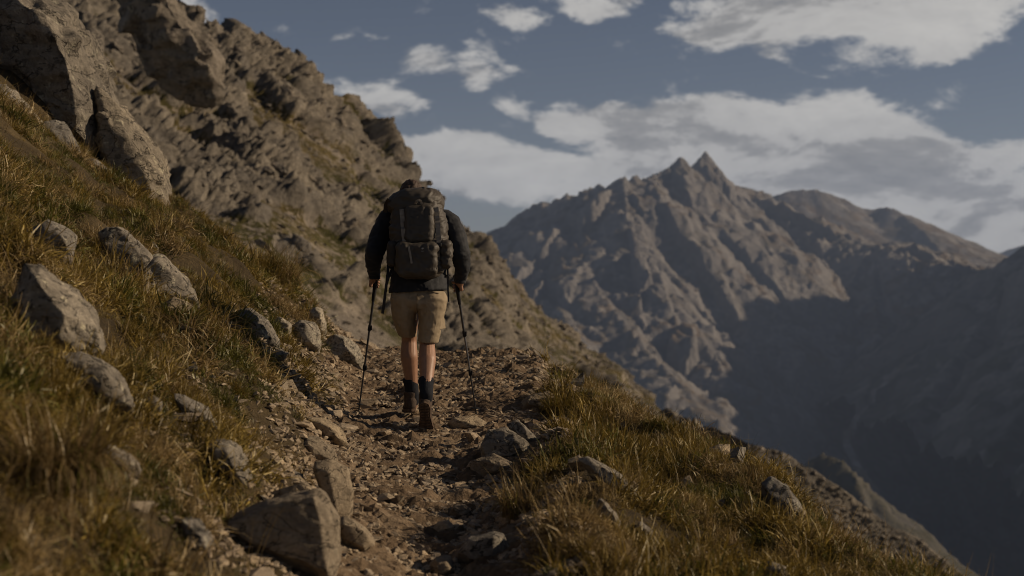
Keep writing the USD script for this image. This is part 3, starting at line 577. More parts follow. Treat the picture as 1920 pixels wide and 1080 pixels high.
gs, ground_prim = 0, stage.GetPrimAtPath('/World/ground')
while gs < 110:
    y = rng.uniform(5.0, 13.5); x = rng.uniform(-.40, .34)*y; m_ = trail_mask(np.array([x]), np.array([y]))[0]
    if not (-1.6 < m_ < -.06) or x > x_shoulder(y) or rng.random() > .25+.75*math.exp(m_*2.2): continue
    s = 0.03+.085*rng.random()**2; m = stone_mesh(rng, s, rng.uniform(.5, .8)); m = m.subdivide(); v_ = m.vertices+(fbm(m.vertices/s*1.5, 2, gs)-.5)[:, None]*m.vertices*.35
    v_ = v_ @ random_rot(rng, .4).T; z = ground_z(np.array([x]), np.array([y]))[0]
    obj('stone', tri(v_+np.array([x, y, z+.25*s]), m.faces), M['brownrock' if gs % 3 else 'rock'], ground_prim); boulder_spots.append((x, y-.5*s, s*.8, s)); gs += 1
def instancer(name, protos, pos, quats, scales, idx, parent=None, **kw):
    path = path_of(name, parent); pi = UsdGeom.PointInstancer.Define(stage, path)
    rel = pi.CreatePrototypesRel()
    for k, (m, mat) in enumerate(protos):
        usdkit.mesh(stage, f'{path}/kind_{k}' if False else f'{path}/{kw["proto"]}_{k:03d}', m, mat, smooth=kw.get('smooth', False)); rel.AddTarget(f'{path}/{kw["proto"]}_{k:03d}')
    pi.CreatePositionsAttr(Vt.Vec3fArray.FromNumpy(np.asarray(pos, np.float32)))
    pi.CreateOrientationsAttr(Vt.QuathArray([Gf.Quath(float(q[0]), float(q[1]), float(q[2]), float(q[3])) for q in quats]))
    pi.CreateScalesAttr(Vt.Vec3fArray.FromNumpy(np.asarray(scales, np.float32)))
    pi.CreateProtoIndicesAttr(Vt.IntArray.FromNumpy(np.asarray(idx, np.int32)))
    return data(pi, kw.get('label'), kw.get('category'), None, kw.get('kind'))
def quat_up(up, yaw):
    """Rotations that bring z to UP after a turn by YAW."""
    up = up/np.linalg.norm(up, axis=1, keepdims=True)
    q1 = np.stack([1+up[:, 2], -up[:, 1], up[:, 0], up[:, 2]*0], 1); q1 /= np.linalg.norm(q1, axis=1, keepdims=True)
    c, s = np.cos(yaw/2), np.sin(yaw/2); w, x, y, z = q1.T
    return np.stack([w*c-z*s, x*c+y*s, y*c-x*s, w*s+z*c], 1)
N = 26000
tp = trail_points(N, -0.25); tz = ground_z(tp[:, 0], tp[:, 1])
s = (0.008+0.038*rng.random(N)**2.0)*(0.7+.04*tp[:, 1])
instancer('small_stones', [(stone_mesh(np.random.default_rng(k), 1.0, .28+.035*k), M['stone']) for k in range(8)], np.column_stack([tp, tz+.1*s]),
          quat_up(np.column_stack([rng.normal(size=(N, 2))*.25, np.ones(N)]), rng.uniform(0, 6.28, N)), np.column_stack([s, s, s]), rng.integers(0, 8, N), trail, proto='pebble', kind='stuff')

# ------------------------------------------------------------------ grass
def grass_look(name, a, b, c):
    g = G(); pos = g.add('geometry') + '.position'; rnd = g.add('object_info') + '.random'
    n = g.noise(pos, 1.6, 4, 0.6); n2 = g.noise(pos, 60.0, 2, 0.5)
    isl = g.add('geometry') + '.random_per_island'
    f = g.math('add', g.math('multiply', rnd, 0.30), g.math('add', g.math('multiply', n, 0.40), g.math('add', g.math('multiply', isl, 0.38), g.math('multiply', g.math('subtract', n2, 0.5), 0.5))))
    col = g.ramp(f, [(0.15, a), (0.45, b), (0.75, c)])
    d = g.add('diffuse_bsdf', color=col); t = g.add('translucent_bsdf', color=col)
    gl = g.add('glossy_bsdf', color=(0.9, 0.85, 0.7), roughness=0.45)
    m = g.add('mix_closure', fac=0.30, closure1=d + '.BSDF', closure2=t + '.BSDF')
    m2 = g.add('mix_closure', fac=0.035, closure1=m + '.closure', closure2=gl + '.BSDF')
    return g.make(name, surface=m2 + '.closure')
M['gold'] = grass_look('golden_grass', (0.065, 0.043, 0.009), (0.22, 0.152, 0.032), (0.62, 0.47, 0.15))
M['green'] = grass_look('green_grass', (0.030, 0.032, 0.006), (0.105, 0.098, 0.016), (0.30, 0.24, 0.058))
M['straw'] = grass_look('straw_grass', (0.095, 0.060, 0.024), (0.28, 0.195, 0.082), (0.64, 0.52, 0.28))
def tuft(seed, n, length, spread, width, curl, droop=1.0):
    r = np.random.default_rng(seed); vs, fs, k = [], [], 0
    for b in range(n):
        a = r.uniform(0, 6.283); rad = spread*math.sqrt(r.random()); base = np.array([math.cos(a), math.sin(a), 0])*rad
        dirn = a+r.normal()*.9; L = length*r.uniform(.45, 1.15); lean = r.uniform(.1, .8)*curl
        hx, hy = math.cos(dirn), math.sin(dirn); sx, sy = -hy, hx
        w = width*r.uniform(.6, 1.3); tw = r.normal()*.5; pr = []
        p, ang = base-np.array([0, 0, .02]), lean*.35
        ns = 4
        for q in range(ns+1):
            ww = w*(1-.85*(q/ns)**1.5)*.5; pr.append((p+np.array([sx, sy, 0])*ww+np.array([hx, hy, 0])*tw*ww, p-np.array([sx, sy, 0])*ww-np.array([hx, hy, 0])*tw*ww))
            p = p+np.array([hx*math.sin(ang), hy*math.sin(ang), math.cos(ang)])*L/ns; ang += lean*droop*.75
        for q in range(ns+1): vs += [pr[q][0], pr[q][1]]
        for q in range(ns): fs += [[k+2*q, k+2*q+1, k+2*q+3], [k+2*q, k+2*q+3, k+2*q+2]]
        k += 2*(ns+1)
    return tri(vs, fs)
rng = np.random.default_rng(99)
def near_boulder(x, y):
    bad = np.zeros(len(x), bool)
    for bx, by, rx, ry in boulder_spots: bad |= ((x-bx)/rx)**2+((y-by)/ry)**2 < 1
    return bad
def surf_normal(x, y):
    e = .06; return np.column_stack([-(ground_z(x+e, y)-ground_z(x-e, y))/(2*e), -(ground_z(x, y+e)-ground_z(x, y-e))/(2*e), np.ones(len(x))])
def grass_points(n):
    y = 3.0+14.0*rng.random(n)**1.0; x = rng.uniform(-.42, .42, n)*y
    z = ground_z(x, y); m = trail_mask(x, y); q = np.column_stack([x, y, x*0])
    px, py = x/y*F+960, 540-(z-CZ)/y*F
    side = np.where(x < (x_left(y)+x_right(y))/2, 0, 1)
    bare = fbm(q/.55, 3, 81); soil = sstep(np.where(side == 0, -m, 1.0), .55, .08)*ip(y, [5, 9, 12], [1, .8, .6])
    keep = (m < -0.03) & (rng.random(n) < np.clip(1.25-1.2*sstep(bare, .42, .62)*soil*1.0-.35*soil, .06, 1)) & (py < 1250) & (x < x_shoulder(y)+.9) & (y < 15.6)
    keep &= rng.random(n) < .55+.7*sstep(fbm(q/.24, 2, 97), .32, .55)
    keep &= ~near_boulder(x, y)
    return x[keep], y[keep], z[keep], m[keep]
x, y, z, m = grass_points(50000)
# tussocks: knots of taller tufts with shorter turf between
cx, cy, cz, cm = grass_points(2300)
big = .045+.10*rng.random(len(cx))**1.6; ci = np.repeat(np.arange(len(cx)), 13)
tx, ty = cx[ci]+rng.normal(size=len(ci))*big[ci]*.6, cy[ci]+rng.normal(size=len(ci))*big[ci]*.6
ck = rng.choice(3, len(cx), p=[.40, .30, .30])[ci]; cs = (big/.075*rng.uniform(.9, 1.25, len(cx)))[ci]; fan = np.column_stack([tx-cx[ci], ty-cy[ci], tx*0])/big[ci][:, None]*.75
nb = len(x); x, y = np.concatenate([x, tx]), np.concatenate([y, ty]); z = np.concatenate([z, ground_z(tx, ty)])
n = surf_normal(x, y); q = np.column_stack([x, y, x*0])
patch = fbm(q/.8, 3, 91); patch2 = fbm(q/.45, 3, 95); r1 = rng.random(len(x))
kindsel = np.where(patch+.28*(r1-.5) > .53, 1, np.where(patch2+.4*(rng.random(len(x))-.5) > .52, 2, 0))
kindsel[nb:] = ck
protos = []
for k in range(4): protos.append((tuft(200+k, 30, .112, .05, .0042, 1.35, 1.2), M['gold']))
for k in range(4): protos.append((tuft(210+k, 34, .088, .055, .0045, 1.4, 1.2), M['green']))
for k in range(4): protos.append((tuft(220+k, 24, .125, .045, .0036, 1.6, 1.3), M['straw']))
idx = kindsel*4+rng.integers(0, 4, len(x))
up = n/np.linalg.norm(n, axis=1, keepdims=True)*.75+np.array([0.08, 0, .45])+rng.normal(size=(len(x), 3))*.16
sc_ = (0.45+.65*rng.random(len(x)))*(0.30+1.30*sstep(fbm(q/.24, 2, 97), .3, .72))
up[nb:] += fan; sc_[nb:] = cs*rng.uniform(.75, 1.15, len(cs)); sc_[:nb] *= .70
instancer('grass', protos, np.column_stack([x, y, z]), quat_up(up, rng.uniform(0, 6.283, len(x))), np.column_stack([sc_, sc_, sc_*rng.uniform(.8, 1.2, len(x))]), idx, proto='tuft', smooth=False,
          label='golden and green mountain grass covering the slopes beside the path', category='grass', kind='stuff')
# tall seed stalks
sel = rng.random(len(x)) < .02
ks = np.nonzero(sel)[0]
stalks = [(tuft(300+k, 5, .27, .05, .0028, .5), M['straw']) for k in range(4)]
instancer('seed_stalks', stalks, np.column_stack([x, y, z])[ks], quat_up(up[ks]+np.array([0, 0, .4]), rng.uniform(0, 6.28, len(ks))), np.column_stack([np.ones(len(ks))]*3)*rng.uniform(.7, 1.2, (len(ks), 1)), rng.integers(0, 4, len(ks)), proto='stalk',
          label='tall dry seed stalks rising above the grass', category='grass', kind='stuff')
def tussock(px, py, Y, h, n, spread, curl, seed, mat, label, width=.005):
    Y = Y or hit(px, py); c = P(px, py, Y); c[2] = ground_z(np.array([c[0]]), np.array([c[1]]))[0]
    t = xf('grass_tussock', c, label, 'tussock')
    obj('blades', tuft(seed, n, h, spread, width, curl), M[mat], t)
    obj('green_blades', tuft(seed+1, n//3, h*.7, spread*1.1, width, curl), M['green'], t)
tussock(110, 900, None, .34, 700, .13, 1.7, 31, 'straw', 'large blurred straw tussock at the lower left, its blades falling outward', .005)
tussock(528, 570, 13.7, .42, 500, .16, 1.35, 33, 'straw', 'shaggy straw tussock on the skyline above the speckled boulders')
tussock(500, 560, 13.5, .34, 320, .14, 1.35, 35, 'gold', 'golden tussock just left of the shaggy skyline tussock')
tussock(1060, 760, 10.6, .30, 420, .14, 1.3, 37, 'gold', 'golden tussock at the top of the right-hand grass beside the path')
tussock(990, 960, None, .26, 380, .14, 1.4, 39, 'straw', 'straw tussock hanging over the right bank of the path')

# ------------------------------------------------------------------ the walker
def ball(c, r, n=20):
    r = np.broadcast_to(np.asarray(r, float), 3)
    return m3.Manifold.sphere(1.0, n).scale([float(q) for q in r]).translate([float(q) for q in c])
def chain(js, n=20):
    bs = [ball(c, r, n) for c, r in js]; out = None
    for a, b in zip(bs[:-1], bs[1:]):
        h = m3.Manifold.batch_hull([a, b]); out = h if out is None else out+h
    return out
def finish(mf, res, it=8, tub=True):
    m = clean(mf.refine_to_length(res)); m.merge_vertices()
    if it: trimesh.smoothing.filter_taubin(m, iterations=it)
    return m
def wrinkle(m, amp, size, seed, stretch=(1, 1, 1)):
    v = m.vertices.copy(); q = v*np.array(stretch)/size
    q = q+(fbm(q*.7, 2, seed+4)-.5)[:, None]*1.2
    d = (ridged(q, 3, seed)-.6)*amp+(fbm(v/(size*2.2), 2, seed+1)-.5)*amp*1.2
    return tri(v+m.vertex_normals*d[:, None], m.faces)
def cut(mf, point, normal):
    nrm = np.asarray(normal, float); nrm /= np.linalg.norm(nrm); return mf.trim_by_plane([float(q) for q in nrm], float(nrm @ point))

M['skin'] = plain('skin', (0.27, 0.148, 0.092), .5, (160, .15, .002), .35, var=.12, vscale=25)
M['jacket'] = plain('black_fleece', (0.012, 0.0125, 0.015), .75, (300, .3, .002), .25, sheen=.06)
M['shorts'] = plain('khaki_cloth', (0.255, 0.200, 0.132), .85, (500, .25, .001), .2, var=.10, vscale=30)
M['shortstrim'] = plain('khaki_seam', (0.17, 0.125, 0.078), .85, None, .2)
M['sock'] = plain('dark_sock', (0.014, 0.015, 0.019), .9, (400, .4, .002), .15)
M['boot'] = plain('brown_boot', (0.055, 0.037, 0.026), .8, (120, .5, .004), .25, var=.35)
M['sole'] = plain('boot_sole', (0.085, 0.058, 0.040), .95, (90, .7, .006), .15, var=.4)
M['hair'] = plain('brown_hair', (0.050, 0.028, 0.016), .6, (220, .8, .006), .35, var=.4, vscale=120)
M['eye'] = plain('eye_white', (0.6, 0.58, 0.55), .3); M['lip'] = plain('lip', (0.30, 0.12, 0.09), .5)
M['pack'] = plain('olive_brown_nylon', (0.048, 0.039, 0.029), .62, (260, .35, .002), .35, var=.14, vscale=14)
M['packdark'] = plain('dark_nylon', (0.034, 0.028, 0.022), .65, (260, .35, .002), .3)
M['webbing'] = plain('grey_webbing', (0.20, 0.172, 0.138), .7, (500, .4, .001), .3)
M['blackweb'] = plain('black_webbing', (0.013, 0.012, 0.012), .6, (500, .4, .001), .3)
M['mark'] = plain('pale_print', (0.30, 0.28, 0.25), .7, None, .2, var=.05)
M['carbon'] = plain('dark_metal', (0.018, 0.018, 0.020), .32, None, .5, var=.2)
M['steel'] = plain('bare_metal', (0.32, 0.31, 0.30), .35, None, .5, .8)
M['alloy'] = plain('grey_alloy', (0.17, 0.17, 0.175), .3, None, .5, .85, var=.15)
M['cork'] = plain('black_foam', (0.015, 0.014, 0.014), .8, (300, .4, .002), .2)

YB = 10.2
J = dict(lsh=P(727, 414, 10.36), lel=P(702, 475, 10.22), lwr=P(702, 519, 10.36), rsh=P(842, 420, 10.36), rel=P(864, 476, 10.20), rwr=P(863, 527, 10.36),
         lhip=P(763, 556, 10.2), lkn=P(767, 636, 10.38), lcalf=P(767, 668, 10.37), lank=P(774, 744, 10.44),
         rhip=P(806, 558, 10.2), rkn=P(801, 644, 10.22), rcalf=P(801, 675, 10.14), rank=P(799, 738, 9.98))
def pole_points(hand, tip_px):
    yt = hit(tip_px[0], tip_px[1], 9.0); tip = P(tip_px[0], tip_px[1], yt)
    return hand, tip
LH, LT = pole_points(P(704, 530, 10.42), (672, 776)); RH, RT = pole_points(P(857, 537, 10.42), (894, 783))
def hand(grip, tip, outward, wrist):
    a = (grip-tip); a /= np.linalg.norm(a)
    o = np.array([outward, 0, 0.0]); o -= a*(o @ a); o /= np.linalg.norm(o); f = np.cross(a, o)*outward
    if f[1] < 0: f = -f
    C = lambda th, r, h: grip+o*math.cos(math.radians(th))*r+f*math.sin(math.radians(th))*r+a*h
    fingers = []
    for k, (h, L) in enumerate([(.030, 1.0), (.010, 1.08), (-.010, 1.0), (-.029, .85)]):
        fingers.append(chain([(C(15, .034, h), .0100), (C(80, .031, h-.002), .0092), (C(80+75*L, .026, h-.003), .0086), (C(80+125*L, .024, h-.002), .0078)], 14))
    palm = m3.Manifold.batch_hull([ball(grip+o*.030+f*ff+a*h, r, 14) for ff, h, r in ((.010, .032, .0125), (.010, -.030, .0115), (-.028, .034, .0145), (-.026, -.022, .0140))])
    thumb = chain([(grip+o*.020-f*.030+a*.018, .0140), (grip-o*.004-f*.036+a*.034, .0108), (grip-o*.024-f*.016+a*.040, .0095), (grip-o*.026+f*.006+a*.040, .0082)], 14)
    m = palm+thumb+chain([(wrist, .027), (grip+o*.026-f*.020+a*.008, .021)], 16)
    for q in fingers: m = m+q
    return m
person = xf('person', (0, 0, 0), 'hiker seen from behind in black top, khaki shorts and dark socks, walking up the path', 'person')
neck, head = P(776, 388, 10.44), P(772, 368, 10.53)
body = chain([(P(784, 552, 10.2), (.165, .12, .11)), (P(784, 510, 10.24), (.15, .11, .10)), (P(783, 440, 10.36), (.18, .12, .12)), (P(782, 412, 10.41), (.16, .10, .07)), (neck, (.062, .065, .06)), (head+np.array([0, -.01, -.03]), (.066, .075, .07))])
body = body+ball(head, (.078, .098, .112), 28)
fy = head+np.array([0, .092, 0])
body = body+chain([(fy+np.array([0, .0, .012]), .010), (fy+np.array([0, .022, -.022]), .0135)])+ball(head+np.array([0, .066, -.072]), (.036, .034, .03))
for sx in (-1, 1): body = body+ball(head+np.array([sx*.076, .012, -.020]), (.010, .020, .030))
for s_, r_ in (('l', 0), ('r', 1)):
    body = body+chain([(J[s_+'sh'], .06), (J[s_+'el'], .043), (J[s_+'wr'], .028)])
    k = J[s_+'kn']; an = J[s_+'ank']; ca = J[s_+'calf']
    body = body+chain([(J[s_+'hip'], .088), (.5*(J[s_+'hip']+k), .074), (k, .054), (ca+np.array([0, -.012, 0]), .0635), (.45*ca+.55*an, .047), (an, .038)])
LF = an_l = J['lank']; 
body = body+chain([(J['lank'], .038), (J['lank']+np.array([0, .02, -.06]), .035), (J['lank']+np.array([-.01, .16, -.085]), .028)])
body = body+chain([(J['rank'], .038), (J['rank']+np.array([0, .03, -.06]), .033), (J['rank']+np.array([0, .09, -.16]), .026)])
bm = finish(body, .014, 10)
bm2 = m3.Manifold(m3.Mesh(vert_properties=np.asarray(bm.vertices, np.float32), tri_verts=np.asarray(bm.faces, np.uint32)))
def smoothman(mf, res, it):
    m = finish(mf, res, it); return m3.Manifold(m3.Mesh(vert_properties=np.asarray(m.vertices, np.float32), tri_verts=np.asarray(m.faces, np.uint32)))
if bm2.status() == m3.Error.NoError:
    whole = bm2+smoothman(hand(LH, LT, -1, J['lwr']), .004, 4)+smoothman(hand(RH, RT, 1, J['rwr']), .004, 4)
else:
    whole = body+hand(LH, LT, -1, J['lwr'])+hand(RH, RT, 1, J['rwr'])
bo = obj('body', clean(whole), M['skin'], person, smooth=60)
for sx in (-1, 1):
    obj('eye', clean(ball(head+np.array([sx*.032, .083, .008]), (.013, .010, .009))), M['eye'], person, smooth=True)
obj('mouth', clean(ball(head+np.array([0, .094, -.052]), (.022, .008, .006))), M['lip'], person, smooth=True)
hair = m3.Manifold.batch_hull([ball(head+np.array([0, -.012, .018]), (.088, .102, .106), 32)])+ball(head+np.array([0, -.045, -.035]), (.078, .066, .075), 28)
hair = cut(hair, head+np.array([0, .05, .03]), (0, -.75, .45))
hm = finish(hair, .008, 3)
v = hm.vertices; hm = tri(v+hm.vertex_normals*((ridged(v/np.array([.014, .05, .05]), 3, 8)-.6)*.016+(fbm(v/.03, 2, 9)-.5)*.016)[:, None], hm.faces)
obj('hair', hm, M['hair'], person, smooth=True)
# top
tor = chain([(P(784, 553, 10.2), (.215, .170, .08)), (P(784, 520, 10.23), (.200, .150, .09)), (P(783, 470, 10.32), (.205, .14, .11)), (P(783, 432, 10.38), (.215, .135, .10)), (P(783, 410, 10.42), (.185, .105, .055)), (P(778, 394, 10.44), (.085, .085, .05))], 28)
tor = cut(tor, P(784, 546, 10.2), (-.06, 0, 1))
arms = chain([(P(738, 412, 10.39), .085), (J['lsh'], .080), (.5*(J['lsh']+J['lel'])+np.array([-.012, 0, 0]), .072), (J['lel']+np.array([0, 0, 0]), .066), (.5*(J['lel']+J['lwr'])+np.array([-.008, 0, 0]), .056), (J['lwr']+np.array([0, 0, .02]), .044)], 24)
arms2 = chain([(P(832, 414, 10.39), .085), (J['rsh'], .080), (.5*(J['rsh']+J['rel'])+np.array([.010, 0, 0]), .072), (J['rel'], .068), (.5*(J['rel']+J['rwr'])+np.array([.012, 0, 0]), .056), (J['rwr']+np.array([0, 0, .02]), .044)], 24)
arms = cut(arms, J['lwr']+np.array([0, 0, -.008]), (0, -.15, 1)); arms2 = cut(arms2, J['rwr']+np.array([0, 0, -.008]), (0, -.15, 1))
jm = finish(tor+arms+arms2, .012, 6)
obj('top', wrinkle(jm, .016, .085, 21, (1, 1, 2.2)), M['jacket'], person, smooth=True)
for wv, sx in ((J['lwr'], -1), (J['rwr'], 1)):
    obj('cuff', wrinkle(finish(cut(cut(ball(wv+np.array([0, 0, .008]), (.043, .043, .06), 28), wv+np.array([0, 0, -.014]), (0, -.15, 1)), wv+np.array([0, 0, .03]), (0, 0, -1)), .008, 2), .004, .03, 5), M['jacket'], person, smooth=50)
# shorts
sh = chain([(P(784, 540, 10.2), (.172, .118, .05)), (P(784, 565, 10.19), (.194, .146, .075))], 28)
lhem, rhem = P(766, 634, 10.35), P(802, 646, 10.22)
lleg = chain([(P(762, 560, 10.19), (.118, .14, .09)), (P(757, 592, 10.24), (.080, .112, .06)), (lhem, (.063, .078, .03))], 28)
rleg = chain([(P(808, 562, 10.19), (.118, .14, .09)), (P(809, 596, 10.2), (.086, .112, .06)), (rhem, (.075, .083, .03))], 28)
lleg = cut(lleg, P(766, 629, 10.35), (.05, -.15, 1)); rleg = cut(rleg, P(802, 641, 10.22), (.10, -.05, 1))
sm = finish(sh+lleg+rleg, .011, 5)
obj('shorts', wrinkle(sm, .014, .075, 41, (1, 1, 1.7)), M['shorts'], person, smooth=50)
def strap(pts, w, t, up=(0, -1, 0), res=None):
    """A flat band along points."""
    p = np.array(pts, float); d = np.gradient(p, axis=0); d /= np.linalg.norm(d, axis=1, keepdims=True)
    n = np.broadcast_to(np.asarray(up, float), p.shape); s = np.cross(d, n); s /= np.linalg.norm(s, axis=1, keepdims=True); n = np.cross(s, d)
    ring = np.stack([p+s*w/2+n*t/2, p-s*w/2+n*t/2, p-s*w/2-n*t/2, p+s*w/2-n*t/2], 1); k = len(p); f = []
    for i in range(k-1):
        for j in range(4): f.append([i*4+j, i*4+(j+1) % 4, (i+1)*4+(j+1) % 4, (i+1)*4+j])
    f += [[3, 2, 1, 0], [(k-1)*4, (k-1)*4+1, (k-1)*4+2, (k-1)*4+3]]
    return tri(ring.reshape(-1, 3), q2t(np.array(f)))
def slab(c, size, r, seed=0, amp=.004, res=.01, rot=None):
    """A soft-edged panel."""
    c = np.asarray(c, float); h = np.asarray(size, float)/2-r
    m = m3.Manifold.batch_hull([ball([sx*h[0], sy*h[1], sz*h[2]], r, 14) for sx in (-1, 1) for sy in (-1, 1) for sz in (-1, 1)])
    m = finish(m, res, 0); m = wrinkle(m, amp, .05, seed)
    if rot is not None: m.vertices = m.vertices @ np.asarray(rot).T
    return tri(m.vertices+c, m.faces)
Ry = lambda a: trimesh.transformations.rotation_matrix(a, [0, 1, 0])[:3, :3]
Rx = lambda a: trimesh.transformations.rotation_matrix(a, [1, 0, 0])[:3, :3]
Rz = lambda a: trimesh.transformations.rotation_matrix(a, [0, 0, 1])[:3, :3]
obj('cargo_pocket', slab(P(746, 598, 10.22), (.012, .11, .11), .006, 3, .004, .01, Ry(.22) @ Rz(.5)), M['shorts'], person, smooth=50)
obj('cargo_pocket', slab(P(824, 602, 10.18), (.012, .11, .12), .006, 4, .005, .01, Ry(-.16) @ Rz(-.6)), M['shorts'], person, smooth=50)
def onto(mesh, pts, off):
    """Points laid on a mesh along +y."""
    t = trimesh.Trimesh(mesh.vertices, mesh.faces, process=False); o = np.array(pts, float); out = []
    loc, ray, _ = t.ray.intersects_location(np.column_stack([o[:, 0], o[:, 1]*0+8.0, o[:, 2]]), np.tile([0, 1.0, 0], (len(o), 1)), multiple_hits=False)
    got = {r: l for r, l in zip(ray, loc)}
    return np.array([got[i]+np.array([0, -off, 0]) if i in got else o[i] for i in range(len(o))])
def lineon(mesh, a, b, Y, n=14, off=.002): 
    return onto(mesh, [P(a[0]+(b[0]-a[0])*t, a[1]+(b[1]-a[1])*t, Y) for t in np.linspace(0, 1, n)], off)
obj('seat_seam', strap(lineon(sm, (783, 552), (780, 600), 10.05, 14, .006), .005, .006), M['shortstrim'], person)
obj('back_pocket', strap(lineon(sm, (742, 551), (764, 548), 10.05, 10, .006), .006, .006), M['shortstrim'], person)
obj('back_pocket', strap(lineon(sm, (804, 547), (822, 550), 10.05, 10, .006), .006, .006), M['shortstrim'], person)
# socks and boots
for a, c, top in ((J['lank'], J['lcalf'], P(768, 708, 10.41)), (J['rank'], J['rcalf'], P(799, 711, 10.06))):
    s_ = chain([(top, .0545), (.5*(top+a), .050), (a, .048), (a+np.array([0, .01, -.03]), .045)], 24)
    s_ = cut(s_, top+np.array([0, 0, -.004]), -(top-a)/np.linalg.norm(top-a))
    obj('sock', wrinkle(finish(s_, .009, 1), .004, .03, 9, (1, 1, 2)), M['sock'], person, smooth=60)
def boot(heel, yaw, pitch, pivot):
    """heel: where the heel would stand with the boot flat; pitch raises the heel about the ball of the foot (local y = pivot)."""
    up = chain([((0, .02, .135), (.050, .058, .02)), ((0, .035, .08), (.046, .058, .04)), ((0, .045, .045), (.043, .062, .03))], 22)
    up = up+chain([((0, .045, .05), (.043, .06, .035)), ((0, .12, .055), (.042, .06, .038)), ((0, .20, .035), (.047, .055, .026)), ((0, .255, .028), (.038, .035, .020))], 22)+chain([((0, .0, .04), (.038, .035, .03)), ((0, .01, .09), (.040, .04, .03))], 22)
    up = cut(up, np.array([0, 0, .016]), (0, 0, 1)); um = wrinkle(finish(up, .008, 4), .005, .035, 12)
    from shapely.geometry import Polygon, Point
    th = np.linspace(0, 1, 40); yy = np.concatenate([-.035+.33*(1-np.cos(np.pi*th))/2]); hw = np.interp(yy, [-.036, -.02, .02, .08, .14, .20, .25, .28, .296], [0, .030, .039, .034, .041, .051, .045, .026, 0])
    pl = Polygon(np.vstack([np.column_stack([hw, yy]), np.column_stack([-hw, yy])[::-1][1:-1]]))
    so = trimesh.creation.extrude_polygon(pl.buffer(.002), .020, engine='earcut')
    lugs = []
    for q in np.arange(-.025, .285, .026):
        w = float(np.interp(q, yy, hw))*.82
        if w < .012: continue
        for sx in (-1, 1):
            b = trimesh.creation.box(bounds=[[.004 if sx > 0 else -w, q, -.006], [w if sx > 0 else -.004, q+.015, .004]]); lugs.append(b)
    so = trimesh.util.concatenate([so]+lugs)
    out = []
    for m in (um, so):
        v = m.vertices-np.array([0, pivot, 0]); v = v @ Rx(-pitch).T; v = v+np.array([0, pivot, 0]); v = v @ Rz(yaw).T+heel; out.append(tri(v, m.faces))
    laces = []
    for q in range(4):
        yq, zq = .075+q*.03, .108-q*.013; w = .030
        pts = np.array([[-w, yq, zq-.01], [-w*.5, yq+.006, zq+.001], [0, yq+.012, zq+.003], [w*.5, yq+.006, zq+.001], [w, yq, zq-.01]])
        v = (pts-np.array([0, pivot, 0])) @ Rx(-pitch).T+np.array([0, pivot, 0]); laces.append(v @ Rz(yaw).T+heel)
    b = xf('boot', (0, 0, 0), parent=person)
    obj('upper', out[0], M['boot'], b, smooth=50); obj('sole', out[1], M['sole'], b)
    for l in laces: obj('lace', strap(l, .005, .004, (0, 0, 1)), M['blackweb'], b) if False else None
    return b
gzl = ground_z(np.array([P(772, 778, 10.46)[0]]), np.array([10.5]))[0]
lheel = np.array([P(771, 778, 10.42)[0], 10.40, J['lank'][2]-.125])
boot(lheel, .14, .10, .2)
rt = P(797, 806, 10.06)
boot(np.array([rt[0], rt[1]-.215, rt[2]+.004]), -.03, .92, .215)

# ------------------------------------------------------------------ backpack
PK = 10.03; SC = PK/F
pack = xf('backpack', (0, 0, 0), 'large olive brown trekking backpack with lid and grey straps on the hiker\'s back', 'backpack')
def loft(zs, ws, ds, x0s, ys, n=56, ex=3.2, sub=60):
    """Stacked rounded-rectangle sections: half widths ws, half depths ds, centres (x0s, ys)."""
    z = np.linspace(zs[0], zs[-1], sub); W, D, X0, Y0 = (np.interp(z, zs, a) for a in (ws, ds, x0s, ys))
    t = np.linspace(0, 2*np.pi, n, endpoint=False); c, s = np.cos(t), np.sin(t)
    cx, sy = np.sign(c)*np.abs(c)**(2/ex), np.sign(s)*np.abs(s)**(2/ex)
    v = np.stack([X0[:, None]+W[:, None]*cx, Y0[:, None]+D[:, None]*sy, np.repeat(z[:, None], n, 1)], -1).reshape(-1, 3); f = []
    for i in range(sub-1):
        for j in range(n): f.append([i*n+j, i*n+(j+1) % n, (i+1)*n+(j+1) % n, (i+1)*n+j])
    f = q2t(np.array(f)); k = len(v)
    v = np.vstack([v, [[X0[0], Y0[0], z[0]], [X0[-1], Y0[-1], z[-1]]]])
    caps = [[k, (j+1) % n, j] for j in range(n)]+[[k+1, (sub-1)*n+j, (sub-1)*n+(j+1) % n] for j in range(n)]
    m = trimesh.Trimesh(v, np.vstack([f, caps]), process=False); trimesh.smoothing.filter_laplacian(m, lamb=.5, iterations=2); return m
zz = lambda py: CZ+(540-py)*SC
xx = lambda px: (px-960)*SC
hw = lambda a, b: (b-a)/2*SC
rows = [(522, 762, 806, .07), (519, 748, 818, .115), (508, 738, 830, .135), (490, 733, 836, .145), (460, 731, 837, .145), (430, 730, 836, .140), (400, 732, 832, .135), (380, 736, 826, .125), (366, 742, 820, .11)]
lean = lambda py: PK+.02+(520-py)/150*.11
main = loft([zz(r[0]) for r in rows], [hw(r[1], r[2]) for r in rows], [r[3] for r in rows], [xx((r[1]+r[2])/2) for r in rows], [lean(r[0])+.0 for r in rows], n=90, sub=90)
main = wrinkle(main, .03, .075, 61, (1, 1, 1.6))
obj('main_compartment', main, M['pack'], pack, smooth=True)
rows = [(400, 736, 818, .10), (394, 727, 824, .15), (384, 725, 827, .168), (370, 728, 826, .172), (361, 734, 822, .160), (355, 742, 815, .135), (352, 752, 806, .09)]
